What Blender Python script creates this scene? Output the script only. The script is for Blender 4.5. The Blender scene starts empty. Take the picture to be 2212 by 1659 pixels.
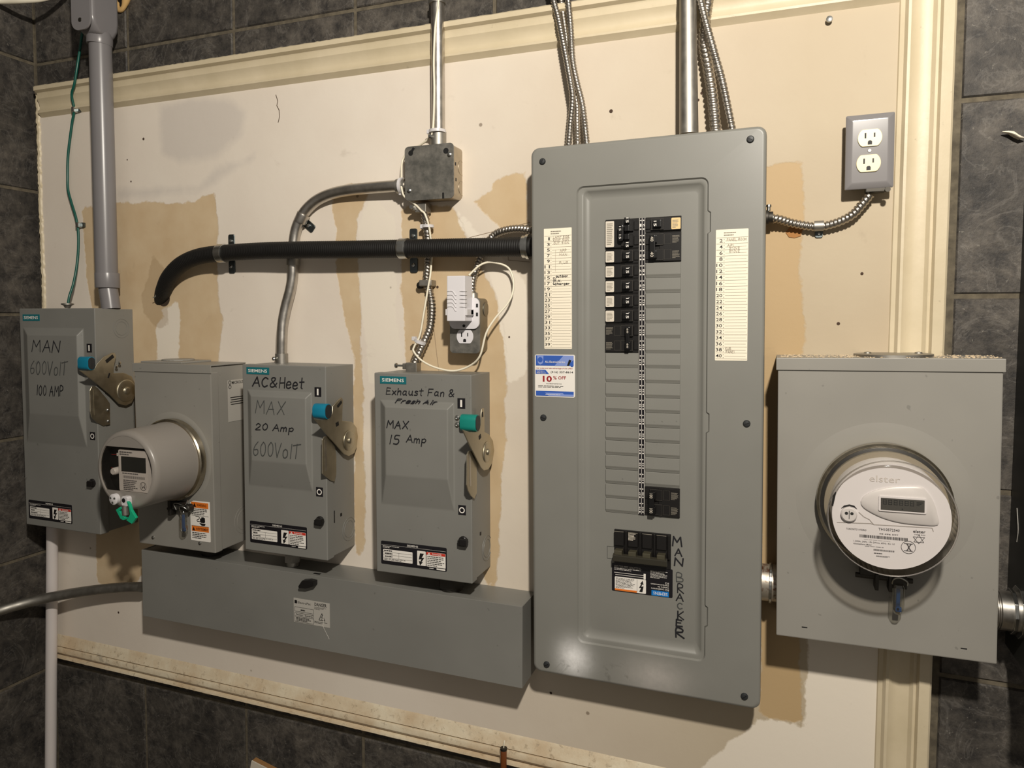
import bpy, bmesh, math, random
from mathutils import Vector, Matrix, Euler
random.seed(7)
scene = bpy.context.scene
col = scene.collection
# ------------------------------------------------------------------ camera
F_PX, YAW, PITCH, ROLL = 1581.18, 0.3688, -0.0563, 0.0032
CAM = Vector((0.2153, -1.3309, 0.0834))
PPX, PPY, IW, IH = 1072.31, 776.98, 2212.0, 1659.0
fwd = Vector((-math.sin(YAW) * math.cos(PITCH), math.cos(YAW) * math.cos(PITCH), math.sin(PITCH)))
rt0 = Vector((math.cos(YAW), math.sin(YAW), 0))
up0 = rt0.cross(fwd)
RT = math.cos(ROLL) * rt0 + math.sin(ROLL) * up0
UP = -math.sin(ROLL) * rt0 + math.cos(ROLL) * up0
cd = bpy.data.cameras.new('camera')
cam = bpy.data.objects.new('camera', cd)
col.objects.link(cam)
m3 = Matrix((RT, UP, -fwd)).transposed()
cam.matrix_world = Matrix.Translation(CAM) @ m3.to_4x4()
cd.sensor_width = 36.0
cd.lens = 36.0 * F_PX / IW
cd.shift_x = (IW / 2 - PPX) / IW
cd.shift_y = -(IH / 2 - PPY) / IW
cd.clip_start = 0.02
scene.camera = cam
# ------------------------------------------------------------------ light
world = bpy.data.worlds.new('world')
scene.world = world
world.use_nodes = True
wbg = world.node_tree.nodes['Background']
wbg.inputs[0].default_value = (1.0, 0.93, 0.84, 1)
wbg.inputs[1].default_value = 0.17
ld = bpy.data.lights.new('ceiling_bulb', 'POINT')
ld.energy = 140.0
ld.color = (1.0, 0.93, 0.825)
ld.shadow_soft_size = 0.038
lo = bpy.data.objects.new('ceiling_bulb', ld)
lo.location = (0.44, -1.48, 0.93)
col.objects.link(lo)
scene.view_settings.view_transform = 'Standard'
scene.view_settings.look = 'None'
scene.view_settings.gamma = 1.0
scene.view_settings.use_curve_mapping = False
scene.view_settings.exposure = 0.0

# ------------------------------------------------------------------ picking points
def ray(u, v):
    return fwd + RT * ((u - PPX) / F_PX) - UP * ((v - PPY) / F_PX)
def P(u, v, d=0.0):                    # point on the vertical plane d metres in front of the wall
    D = ray(u, v); t = (-d - CAM.y) / D.y
    return CAM + D * t
def PX(u, v, x):                       # point on the plane x = const
    D = ray(u, v); t = (x - CAM.x) / D.x
    return CAM + D * t
class Fr:                              # frame of a wall mounted box, hung slightly out of true
    def __init__(s, xl, xr, zt, zb, d, r=(0, 0, 0)):
        s.c = Vector(((xl + xr) / 2, 0, (zt + zb) / 2)); s.w = xr - xl; s.h = zt - zb; s.d = d
        s.r = Euler(r); s.m = Matrix.Translation(s.c) @ s.r.to_matrix().to_4x4(); s.i = s.m.inverted()
    def L(s, u, v, d=None):
        d = s.d if d is None else d
        o = s.i @ CAM; D = s.i.to_3x3() @ ray(u, v); t = (-d - o.y) / D.y
        return o + D * t
    def LX(s, u, v, x):
        o = s.i @ CAM; D = s.i.to_3x3() @ ray(u, v); t = (x - o.x) / D.x
        return o + D * t
    def LZ(s, u, v, z):
        o = s.i @ CAM; D = s.i.to_3x3() @ ray(u, v); t = (z - o.z) / D.z
        return o + D * t
    def rect(s, TL, TR, BR, BL, d=None):
        a, b, c, e = (s.L(*q, d) for q in (TL, TR, BR, BL))
        return (a.x + e.x) / 2, (b.x + c.x) / 2, (e.z + c.z) / 2, (a.z + b.z) / 2    # x0,x1,z0,z1

# ------------------------------------------------------------------ materials
def lin(c):
    return tuple((v / 12.92 if v <= 0.04045 else ((v + 0.055) / 1.055) ** 2.4) for v in c)
def rgb(r, g, b): return lin((r / 255, g / 255, b / 255))
class NT:
    def __init__(s, name):
        s.m = bpy.data.materials.new(name); s.m.use_nodes = True
        s.n = s.m.node_tree.nodes; s.l = s.m.node_tree.links
        s.b = s.n['Principled BSDF']
        s.tc = s.n.new('ShaderNodeTexCoord'); s.geo = None
        s.vec = s.tc.outputs['Object']
    def wpos(s):
        if not s.geo: s.geo = s.n.new('ShaderNodeNewGeometry')
        return s.geo.outputs['Position']
    def noise(s, scale, detail=3, rough=0.5, vec=None, dist=0.0):
        n = s.n.new('ShaderNodeTexNoise'); n.inputs['Scale'].default_value = scale
        n.inputs['Detail'].default_value = detail; n.inputs['Roughness'].default_value = rough
        n.inputs['Distortion'].default_value = dist
        s.l.new(vec or s.vec, n.inputs['Vector']); return n.outputs['Fac']
    def ramp(s, fac, a, b, ca=(0, 0, 0), cb=(1, 1, 1)):
        r = s.n.new('ShaderNodeValToRGB'); e = r.color_ramp.elements
        e[0].position = a; e[1].position = b; e[0].color = (*ca, 1); e[1].color = (*cb, 1)
        s.l.new(fac, r.inputs[0]); return r.outputs[0]
    def mix(s, fac, a, b, mode='MIX'):
        m = s.n.new('ShaderNodeMix'); m.data_type = 'RGBA'; m.blend_type = mode
        for i, v in ((0, fac), (6, a), (7, b)):
            if isinstance(v, (int, float)): m.inputs[i].default_value = v
            elif isinstance(v, tuple): m.inputs[i].default_value = (*v, 1)
            else: s.l.new(v, m.inputs[i])
        return m.outputs[2]
    def math(s, op, a, b=0.0, c=0.0):
        m = s.n.new('ShaderNodeMath'); m.operation = op
        for i, v in enumerate((a, b, c)):
            if isinstance(v, (int, float)): m.inputs[i].default_value = v
            else: s.l.new(v, m.inputs[i])
        return m.outputs[0]
    def attr(s, name):
        a = s.n.new('ShaderNodeAttribute'); a.attribute_name = name; return a.outputs['Fac']
    def bump(s, h, strength=0.2, dist=0.002):
        b = s.n.new('ShaderNodeBump'); b.inputs['Strength'].default_value = strength
        b.inputs['Distance'].default_value = dist
        s.l.new(h, b.inputs['Height']); s.l.new(b.outputs[0], s.b.inputs['Normal'])
    def col(s, c):
        if isinstance(c, tuple): s.b.inputs['Base Color'].default_value = (*c, 1)
        else: s.l.new(c, s.b.inputs['Base Color'])
    def rough(s, v):
        if isinstance(v, (int, float)): s.b.inputs['Roughness'].default_value = v
        else: s.l.new(v, s.b.inputs['Roughness'])
MATS = {}
def plain(name, c, rough=0.5, metal=0.0, spec=0.5):
    n = NT(name); n.col(c); n.rough(rough); n.b.inputs['Metallic'].default_value = metal
    n.b.inputs['Specular IOR Level'].default_value = spec
    MATS[name] = n.m; return n.m
def painted(name, c, var=0.06, rough=0.42, speck=True):
    n = NT(name); w = n.wpos()
    f = n.noise(5, 3, 0.6, w)
    c1 = n.mix(n.ramp(f, 0.3, 0.7), tuple(v * (1 - var) for v in c), tuple(v * (1 + var) for v in c))
    if speck:
        sp = n.noise(95, 1, 0.5, w)
        c1 = n.mix(n.math('MULTIPLY', n.ramp(sp, 0.76, 0.79), 0.45), c1, tuple(v * 0.5 for v in c))
    n.col(c1); n.rough(rough); n.bump(n.noise(900, 2, 0.6, w), 0.06, 0.0004)
    MATS[name] = n.m; return n.m
def metal(name, c, rough=0.3, streak=0.25):
    n = NT(name); w = n.wpos()
    f = n.noise(60, 4, 0.6, w)
    n.col(n.mix(n.ramp(f, 0.3, 0.75), tuple(v * (1 - streak) for v in c), c))
    r = n.n.new('ShaderNodeMapRange'); n.l.new(f, r.inputs[0])
    r.inputs[3].default_value = rough * 0.75; r.inputs[4].default_value = rough * 1.3
    n.l.new(r.outputs[0], n.b.inputs['Roughness'])
    n.b.inputs['Metallic'].default_value = 1.0
    MATS[name] = n.m; return n.m

GREY = painted('grey_enamel', rgb(127, 126, 120))
GREYS = painted('grey_enamel_switch', rgb(125, 124, 119))
GREYM = painted('warm_grey_enamel', rgb(141, 138, 131))
DKCAB = painted('dark_cabinet_enamel', rgb(52, 53, 50), 0.12, 0.5)
WHITE = plain('white_print', rgb(235, 230, 222), 0.5)
PAPER = plain('paper', rgb(243, 233, 212), 0.7)
PAPERG = plain('aged_label_stock', rgb(178, 174, 166), 0.5)
BLACK = plain('black_print', rgb(18, 17, 18), 0.45)
LBLACK = plain('label_black', rgb(24, 22, 26), 0.3)
INK = plain('marker_ink', rgb(28, 28, 32), 0.5)
INKF = plain('faded_marker_ink', rgb(68, 70, 69), 0.5)
PENCIL = plain('pencil', rgb(172, 165, 150), 0.7)
RULE = plain('ruled_line', rgb(140, 133, 120), 0.7)
TEAL = plain('teal_print', rgb(22, 104, 112), 0.4)
TEALB = plain('teal_blue_vinyl', rgb(16, 120, 150), 0.35)
TEALG = plain('teal_green_vinyl', rgb(18, 128, 116), 0.35)
RED = plain('red_print', rgb(200, 52, 36), 0.45)
DRED = plain('dark_red_print', rgb(150, 22, 28), 0.5)
ORANGE = plain('orange_print', rgb(226, 120, 38), 0.45)
BLUE = plain('blue_print', rgb(52, 92, 178), 0.4)
LBLUE = plain('light_blue_print', rgb(130, 150, 210), 0.4)
SBLUE = plain('bright_blue_print', rgb(20, 120, 200), 0.4)
CAPB = plain('black_cap', rgb(40, 42, 44), 0.5)
BAKE = plain('black_breaker_plastic', rgb(24, 22, 21), 0.35)
BAKEH = plain('black_breaker_handle', rgb(14, 13, 13), 0.3)
BRASSY = plain('olive_handle_plastic', rgb(70, 66, 52), 0.4)
FOIL = plain('silver_label', rgb(214, 205, 190), 0.45, 0.0)
FOILT = plain('tan_label', rgb(226, 196, 140), 0.5)
ALM = plain('ivory_plastic', rgb(236, 222, 176), 0.35)
WPL = plain('white_plastic', rgb(222, 219, 222), 0.3)
WPLS = plain('off_white_plastic', rgb(212, 209, 210), 0.35)
PVCG = painted('grey_pvc', rgb(124, 121, 122), 0.05, 0.3, False)
PVCW = painted('white_pvc', rgb(214, 207, 204), 0.04, 0.35, False)
RUB = plain('black_rubber', rgb(13, 11, 9), 0.6)
GREENW = plain('green_insulation', rgb(8, 82, 70), 0.35)
GREENS = plain('green_seal_plastic', rgb(22, 165, 122), 0.4)
CREAMW = plain('cream_wire', rgb(238, 230, 208), 0.4)
STEEL = metal('galvanised_steel', rgb(205, 200, 192), 0.34)
STEELD = metal('dull_galvanised_steel', rgb(172, 168, 160), 0.5, 0.15)
ZINC = metal('bright_zinc', rgb(200, 200, 196), 0.25)
STEELB = metal('blued_steel', rgb(110, 118, 120), 0.35)
HANDLE = metal('plated_handle_steel', rgb(196, 188, 168), 0.42, 0.15)
FLEXM = metal('armour_steel', rgb(182, 175, 165), 0.36, 0.15)
RINGM = metal('stainless_ring', rgb(190, 180, 160), 0.25)
DARKM = metal('dark_casting', rgb(84, 81, 76), 0.55)
METG = plain('meter_grey_plastic', rgb(140, 134, 127), 0.32)
LCD = plain('lcd_glass', rgb(74, 73, 70), 0.2)
LCDD = plain('lcd_segment', rgb(44, 46, 46), 0.3)
DARK = plain('dark_void', rgb(10, 9, 9), 0.6)
BLUEP = plain('blue_seal_plastic', rgb(14, 62, 118), 0.4)
COPPER = plain('amber_plastic', rgb(112, 62, 30), 0.15)
FOAM = plain('spray_foam', rgb(206, 168, 108), 0.9)
CARD = plain('white_card', rgb(205, 196, 180), 0.7)
CARDB = plain('brown_card_edge', rgb(150, 110, 66), 0.8)
WOODP = plain('torn_brown_paper', rgb(168, 118, 68), 0.9)
DUST = plain('plaster_dust', rgb(200, 180, 150), 0.95)
OLIVE = plain('olive_wood', rgb(110, 98, 56), 0.7)
def glassy(name, c, rough=0.05, alpha_mix=0.82):
    n = NT(name)
    t = n.n.new('ShaderNodeBsdfTransparent'); t.inputs[0].default_value = (*c, 1)
    g = n.n.new('ShaderNodeBsdfGlossy'); g.inputs['Roughness'].default_value = rough
    fr = n.n.new('ShaderNodeLayerWeight'); fr.inputs[0].default_value = 0.5
    a = n.math('ADD', n.math('MULTIPLY', n.math('POWER', fr.outputs['Facing'], 5.0), 0.9), 1.02 - alpha_mix)
    mx = n.n.new('ShaderNodeMixShader')
    n.l.new(a, mx.inputs[0]); n.l.new(t.outputs[0], mx.inputs[1]); n.l.new(g.outputs[0], mx.inputs[2])
    n.l.new(mx.outputs[0], n.n['Material Output'].inputs[0])
    MATS[name] = n.m; return n.m
CLEAR = glassy('clear_polycarbonate', (0.94, 0.92, 0.89), 0.06, 0.98)
SEALP = glassy('seal_polycarbonate', (0.86, 0.85, 0.80), 0.12, 0.86)
# scuffed lower edge of the loadcentre cover
def cover_material():
    n = NT('grey_enamel_scuffed'); w = n.wpos()
    c = rgb(127, 126, 120)
    f = n.noise(5, 3, 0.6, w)
    c1 = n.mix(n.ramp(f, 0.3, 0.7), tuple(v * 0.95 for v in c), tuple(v * 1.05 for v in c))
    sep = n.n.new('ShaderNodeSeparateXYZ'); n.l.new(w, sep.inputs[0])
    def blob(px, py, rx, rz, amt):
        q = P(px, py, 0.094)
        a = n.math('POWER', n.math('DIVIDE', n.math('SUBTRACT', sep.outputs[0], q.x), rx), 2.0)
        b = n.math('POWER', n.math('DIVIDE', n.math('SUBTRACT', sep.outputs[2], q.z), rz), 2.0)
        e = n.math('EXPONENT', n.math('MULTIPLY', n.math('ADD', a, b), -1.0))
        nz = n.ramp(n.noise(70, 4, 0.7, w), 0.25, 0.7)
        return n.math('MULTIPLY', n.math('MULTIPLY', e, n.math('ADD', n.math('MULTIPLY', nz, 0.35), 0.65)), amt)
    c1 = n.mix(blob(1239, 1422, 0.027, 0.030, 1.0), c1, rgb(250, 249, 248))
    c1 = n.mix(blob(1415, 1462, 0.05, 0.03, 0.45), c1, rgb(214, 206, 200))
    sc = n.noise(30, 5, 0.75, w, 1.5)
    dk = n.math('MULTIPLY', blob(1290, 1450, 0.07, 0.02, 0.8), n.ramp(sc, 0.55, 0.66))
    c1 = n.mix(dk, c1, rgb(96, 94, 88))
    n.col(c1); n.rough(0.4); n.bump(n.noise(900, 2, 0.6, w), 0.06, 0.0004)
    return n.m
COVER = cover_material()
def tile_material():
    n = NT('slate_tile'); w = n.wpos()
    oi = n.n.new('ShaderNodeObjectInfo')
    ad = n.n.new('ShaderNodeVectorMath'); ad.operation = 'ADD'
    cmb = n.n.new('ShaderNodeCombineXYZ')
    for i in range(3): n.l.new(n.math('MULTIPLY', oi.outputs['Random'], 7.0 + 3 * i), cmb.inputs[i])
    n.l.new(w, ad.inputs[0]); n.l.new(cmb.outputs[0], ad.inputs[1]); v = ad.outputs[0]
    a = n.noise(34, 7, 0.76, v, 0.1); b = n.noise(7, 3, 0.5, v); d = n.noise(120, 3, 0.7, v)
    c1 = n.mix(n.ramp(a, 0.36, 0.68), rgb(42, 39, 37), rgb(110, 103, 94))
    c1 = n.mix(n.math('MULTIPLY', n.ramp(b, 0.4, 0.7), 0.6), c1, rgb(80, 78, 76), 'MULTIPLY')
    c1 = n.mix(0.35, c1, rgb(54, 53, 52))
    vein = n.ramp(n.math('ABSOLUTE', n.math('SUBTRACT', n.noise(11, 5, 0.62, v, 1.2), 0.5)), 0.0, 0.022, (1, 1, 1), (0, 0, 0))
    c1 = n.mix(n.math('MULTIPLY', vein, 0.09), c1, rgb(172, 166, 158))
    c1 = n.mix(n.math('MULTIPLY', n.ramp(d, 0.66, 0.74), 0.30), c1, rgb(170, 164, 152))
    tone = n.math('ADD', 0.92, n.math('MULTIPLY', oi.outputs['Random'], 0.35))
    hs = n.n.new('ShaderNodeHueSaturation'); n.l.new(tone, hs.inputs['Value']); n.l.new(c1, hs.inputs['Color'])
    n.col(hs.outputs[0]); n.rough(0.55); n.b.inputs['Specular IOR Level'].default_value = 0.3
    n.bump(n.math('ADD', a, n.math('MULTIPLY', d, 0.35)), 0.40, 0.004)
    return n.m
TILE = tile_material()
GROUT = NT('grout'); GROUT.col(GROUT.mix(GROUT.ramp(GROUT.noise(60, 4, 0.6, GROUT.wpos()), 0.3, 0.7), rgb(78, 71, 59), rgb(112, 103, 86))); GROUT.rough(0.9); GROUT = GROUT.m
def trim_material():
    n = NT('cream_trim_paint'); w = n.wpos()
    c1 = n.mix(n.ramp(n.noise(9, 4, 0.6, w), 0.3, 0.7), rgb(200, 186, 156), rgb(213, 199, 171))
    c1 = n.mix(n.math('MULTIPLY', n.ramp(n.noise(55, 4, 0.75, w), 0.66, 0.74), 0.4), c1, rgb(150, 138, 116))
    n.col(c1); n.rough(0.45); n.bump(n.noise(45, 4, 0.6, w), 0.2, 0.002); return n.m
TRIM = trim_material()
def worn_trim():
    n = NT('worn_trim_paint'); w = n.wpos()
    c1 = n.mix(n.ramp(n.noise(12, 5, 0.65, w), 0.35, 0.65), rgb(206, 184, 152), rgb(228, 216, 190))
    c1 = n.mix(n.math('MULTIPLY', n.ramp(n.noise(70, 5, 0.75, w), 0.56, 0.66), 0.55), c1, rgb(146, 128, 102))
    c1 = n.mix(n.math('MULTIPLY', n.ramp(n.noise(28, 5, 0.7, w), 0.64, 0.7), 0.4), c1, rgb(118, 112, 102))
    n.col(c1); n.rough(0.6); n.bump(n.noise(60, 5, 0.7, w), 0.4, 0.002); return n.m
TRIMW = worn_trim()

# ------------------------------------------------------------------ mesh builder
_txt = {}
def text_mesh(s, bold=0.0):
    k = (s, bold)
    if k not in _txt:
        cu = bpy.data.curves.new('t', 'FONT'); cu.body = s; cu.resolution_u = 2; cu.offset = bold
        o = bpy.data.objects.new('t', cu)
        me = o.to_mesh()
        _txt[k] = ([(v.co.x, v.co.y) for v in me.vertices], [tuple(p.vertices) for p in me.polygons])
        o.to_mesh_clear(); bpy.data.objects.remove(o); bpy.data.curves.remove(cu)
    return _txt[k]
def catmull(pts, n=8):
    pts = [Vector(p) for p in pts]; out = []
    q = [pts[0] * 2 - pts[1]] + pts + [pts[-1] * 2 - pts[-2]]
    for i in range(1, len(q) - 2):
        p0, p1, p2, p3 = q[i - 1:i + 3]
        for k in range(n):
            t = k / n
            out.append(0.5 * ((2 * p1) + (p2 - p0) * t + (2 * p0 - 5 * p1 + 4 * p2 - p3) * t * t + (3 * p1 - p0 - 3 * p2 + p3) * t ** 3))
    out.append(pts[-1]); return out
def resample(pts, step):
    L = [0]
    for a, b in zip(pts, pts[1:]): L.append(L[-1] + (b - a).length)
    n = max(2, int(L[-1] / step)); out = []; j = 0
    for k in range(n + 1):
        s = L[-1] * k / n
        while j < len(L) - 2 and L[j + 1] < s: j += 1
        t = (s - L[j]) / max(1e-9, L[j + 1] - L[j]); out.append(pts[j].lerp(pts[j + 1], min(1, t)))
    return out, L[-1]
class M:
    def __init__(s, org=(0, 0, 0)):
        s.v = []; s.f = []; s.mi = []; s.cur = 0; s.o = Vector(org)
    def add(s, vs, fs):
        b = len(s.v); s.v += [tuple(Vector(v) - s.o) for v in vs]
        for f in fs: s.f.append(tuple(b + i for i in f)); s.mi.append(s.cur)
        return s
    def slot(s, i): s.cur = i; return s
    def box(s, x0, x1, y0, y1, z0, z1):
        x0, x1 = sorted((x0, x1)); y0, y1 = sorted((y0, y1)); z0, z1 = sorted((z0, z1))
        return s.add([(x, y, z) for z in (z0, z1) for y in (y0, y1) for x in (x0, x1)],
                     [(0, 2, 3, 1), (4, 5, 7, 6), (0, 1, 5, 4), (2, 6, 7, 3), (0, 4, 6, 2), (1, 3, 7, 5)])
    def quad(s, x0, x1, z0, z1, y):
        return s.add([(x0, y, z0), (x1, y, z0), (x1, y, z1), (x0, y, z1)], [(0, 1, 2, 3)])
    def poly(s, pts, y):               # flat polygon in xz facing the camera side
        a = sum(p[0] * q[1] - q[0] * p[1] for p, q in zip(pts, pts[1:] + pts[:1]))
        if a < 0: pts = pts[::-1]
        return s.add([(p[0], y(p[1]) if callable(y) else y, p[1]) for p in pts], [tuple(range(len(pts)))])
    def prism(s, pts, y0, y1):         # polygon in xz extruded along y
        a = sum(p[0] * q[1] - q[0] * p[1] for p, q in zip(pts, pts[1:] + pts[:1]))
        if a < 0: pts = pts[::-1]
        y0, y1 = sorted((y0, y1)); n = len(pts)
        return s.add([(p[0], y0, p[1]) for p in pts] + [(p[0], y1, p[1]) for p in pts],
                     [tuple(range(n)), tuple(range(2 * n - 1, n - 1, -1))] + [(i, n + i, n + (i + 1) % n, (i + 1) % n) for i in range(n)])
    def prismx(s, pts, x0, x1):        # polygon in yz extruded along x
        a = sum(p[0] * q[1] - q[0] * p[1] for p, q in zip(pts, pts[1:] + pts[:1]))
        if a < 0: pts = pts[::-1]
        x0, x1 = sorted((x0, x1)); n = len(pts)
        return s.add([(x1, p[0], p[1]) for p in pts] + [(x0, p[0], p[1]) for p in pts],
                     [tuple(range(n)), tuple(range(2 * n - 1, n - 1, -1))] + [(i, n + i, n + (i + 1) % n, (i + 1) % n) for i in range(n)])
    def loft(s, loops, cap0=True, cap1=True):   # loops of equal length
        n = len(loops[0]); vs = [p for l in loops for p in l]; fs = []
        for k in range(len(loops) - 1):
            for i in range(n):
                j = (i + 1) % n; fs.append((k * n + i, k * n + j, (k + 1) * n + j, (k + 1) * n + i))
        if cap0: fs.append(tuple(range(n - 1, -1, -1)))
        if cap1: fs.append(tuple(range((len(loops) - 1) * n, len(loops) * n)))
        return s.add(vs, fs)
    def lathe(s, prof, c=(0, 0, 0), axis='-y', n=40, cap0=True, cap1=True):
        ax = {'-y': (Vector((1, 0, 0)), Vector((0, 0, 1)), Vector((0, -1, 0))),
              'x': (Vector((0, 1, 0)), Vector((0, 0, 1)), Vector((1, 0, 0))),
              'z': (Vector((1, 0, 0)), Vector((0, 1, 0)), Vector((0, 0, 1)))}[axis]
        c = Vector(c)
        return s.loft([[c + ax[0] * (r * math.cos(2 * math.pi * i / n)) + ax[1] * (r * math.sin(2 * math.pi * i / n)) + ax[2] * h
                        for i in range(n)] for r, h in prof], cap0, cap1)
    def tube(s, pts, r, n=14, smooth=8, step=None, rf=None, cap=True):
        pts = catmull(pts, smooth) if smooth else [Vector(p) for p in pts]
        ln = None
        if step: pts, ln = resample(pts, step)
        t0 = (pts[1] - pts[0]).normalized(); u = t0.orthogonal().normalized(); loops = []; acc = 0
        for i, p in enumerate(pts):
            if i: acc += (p - pts[i - 1]).length
            t = (pts[min(i + 1, len(pts) - 1)] - pts[max(i - 1, 0)]).normalized()
            u = (u - t * u.dot(t)).normalized(); w = t.cross(u)
            loops.append([p + (u * math.cos(2 * math.pi * k / n) + w * math.sin(2 * math.pi * k / n)) * (rf(acc, k / n) if rf else r) for k in range(n)])
        return s.loft(loops, cap, cap)
    def armour(s, pts, r, pitch=0.0062, n=12, smooth=8):
        def rf(a, ph):
            q = (a / pitch + ph) % 1.0
            return r * (0.74 + 0.28 * math.sin(math.pi * q) ** 0.8)
        return s.tube(pts, r, n, smooth, pitch / 5, rf)
    def disc(s, x, z, r, y, n=20): return s.poly([(x + r * math.cos(2 * math.pi * i / n), z + r * math.sin(2 * math.pi * i / n)) for i in range(n)], y)
    def ring(s, x, z, r, w, y, n=28):
        a = [(x + (r - w) * math.cos(2 * math.pi * i / n), y, z + (r - w) * math.sin(2 * math.pi * i / n)) for i in range(n)]
        b = [(x + r * math.cos(2 * math.pi * i / n), y, z + r * math.sin(2 * math.pi * i / n)) for i in range(n)]
        return s.add(a + b, [(i, n + i, n + (i + 1) % n, (i + 1) % n)[::-1] for i in range(n)][::1])
    def stroke(s, pts, w, y):          # flat pen stroke
        pts = [Vector((p[0], p[1])) for p in pts]
        for a, b in zip(pts, pts[1:]):
            d = b - a
            if d.length < 1e-7: continue
            s.k = (getattr(s, 'k', 0) + 1) % 40; off = s.k * 1.2e-5
            d.normalize(); n = Vector((-d.y, d.x)) * (w / 2); e = d * (w * 0.35)
            s.poly([tuple(a - e + n), tuple(a - e - n), tuple(b + e - n), tuple(b + e + n)], (lambda z, o_=off: y(z) - o_) if callable(y) else y - off)
        return s
    def text(s, t, x0, x1, z0, z1, y, bold=0.0, rot=0):   # lettering fitted to a rectangle
        vs, fs = text_mesh(t, bold)
        for _ in range(rot % 4): vs = [(-b, a) for a, b in vs]
        xs = [a for a, b in vs]; zs = [b for a, b in vs]
        ax, bx, az, bz = min(xs), max(xs), min(zs), max(zs)
        kx = (x1 - x0) / max(1e-6, bx - ax); kz = (z1 - z0) / max(1e-6, bz - az)
        return s.add([(x0 + (a - ax) * kx, y, z0 + (b - az) * kz) for a, b in vs], fs)
    def greek(s, x0, x1, z0, z1, n, y, fill=0.45, seed=1):  # lines too fine to read: broken dashes
        rnd = random.Random(seed); h = (z1 - z0) / n
        for k in range(n):
            x = x0; zc = z1 - (k + 0.5) * h; end = x1 - (x1 - x0) * (rnd.random() * 0.25 if k < n - 1 else 0.2 + rnd.random() * 0.4)
            while x < end:
                w = min((x1 - x0) * rnd.uniform(0.07, 0.18), end - x)
                s.quad(x, x + w * 0.86, zc - h * fill / 2, zc + h * fill / 2, y); x += w
        return s
    def build(s, name, mats, parent=None, bevel=0, seg=2, smooth=None, recalc=False, ang=30, wn=False):
        me = bpy.data.meshes.new(name); me.from_pydata(s.v, [], s.f)
        if not isinstance(mats, (list, tuple)): mats = [mats]
        for m in mats: me.materials.append(m)
        if len(mats) > 1: me.polygons.foreach_set('material_index', s.mi)
        if bevel or recalc:
            bm = bmesh.new(); bm.from_mesh(me)
            if recalc: bmesh.ops.recalc_face_normals(bm, faces=bm.faces)
            if bevel:
                ed = [e for e in bm.edges if len(e.link_faces) == 2 and e.calc_face_angle(0) > math.radians(ang)]
                bmesh.ops.bevel(bm, geom=ed, offset=bevel, segments=seg, profile=0.6, affect='EDGES', clamp_overlap=True)
            bm.to_mesh(me); bm.free()
        if smooth:
            me.shade_smooth(); me.set_sharp_from_angle(angle=math.radians(smooth))
        me.update()
        o = bpy.data.objects.new(name, me); col.objects.link(o)
        if parent: o.parent = parent
        if wn: w_n = o.modifiers.new('weighted_normals', 'WEIGHTED_NORMAL'); w_n.keep_sharp = True; w_n.weight = 100
        return o
def rrect(x0, x1, z0, z1, r, n=5):
    out = []
    for cx, cz, a0 in ((x1 - r, z1 - r, 0), (x0 + r, z1 - r, 90), (x0 + r, z0 + r, 180), (x1 - r, z0 + r, 270)):
        for k in range(n + 1):
            a = math.radians(a0 + 90 * k / n); out.append((cx + r * math.cos(a), cz + r * math.sin(a)))
    return out
def tag(o, label, cat, group=None):
    o['label'] = label; o['category'] = cat
    if group: o['group'] = group
    return o
def thing(name, label, cat, fr=None, loc=None, group=None, rot=None):
    o = bpy.data.objects.new(name, None); col.objects.link(o); o.empty_display_size = 0.05
    if fr: o.location = fr.c; o.rotation_euler = fr.r
    if loc is not None: o.location = loc
    if rot is not None: o.rotation_euler = rot
    return tag(o, label, cat, group)
def structure(o): o['kind'] = 'structure'; return o
def lab(o, t): o['label'] = t; return o

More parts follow.
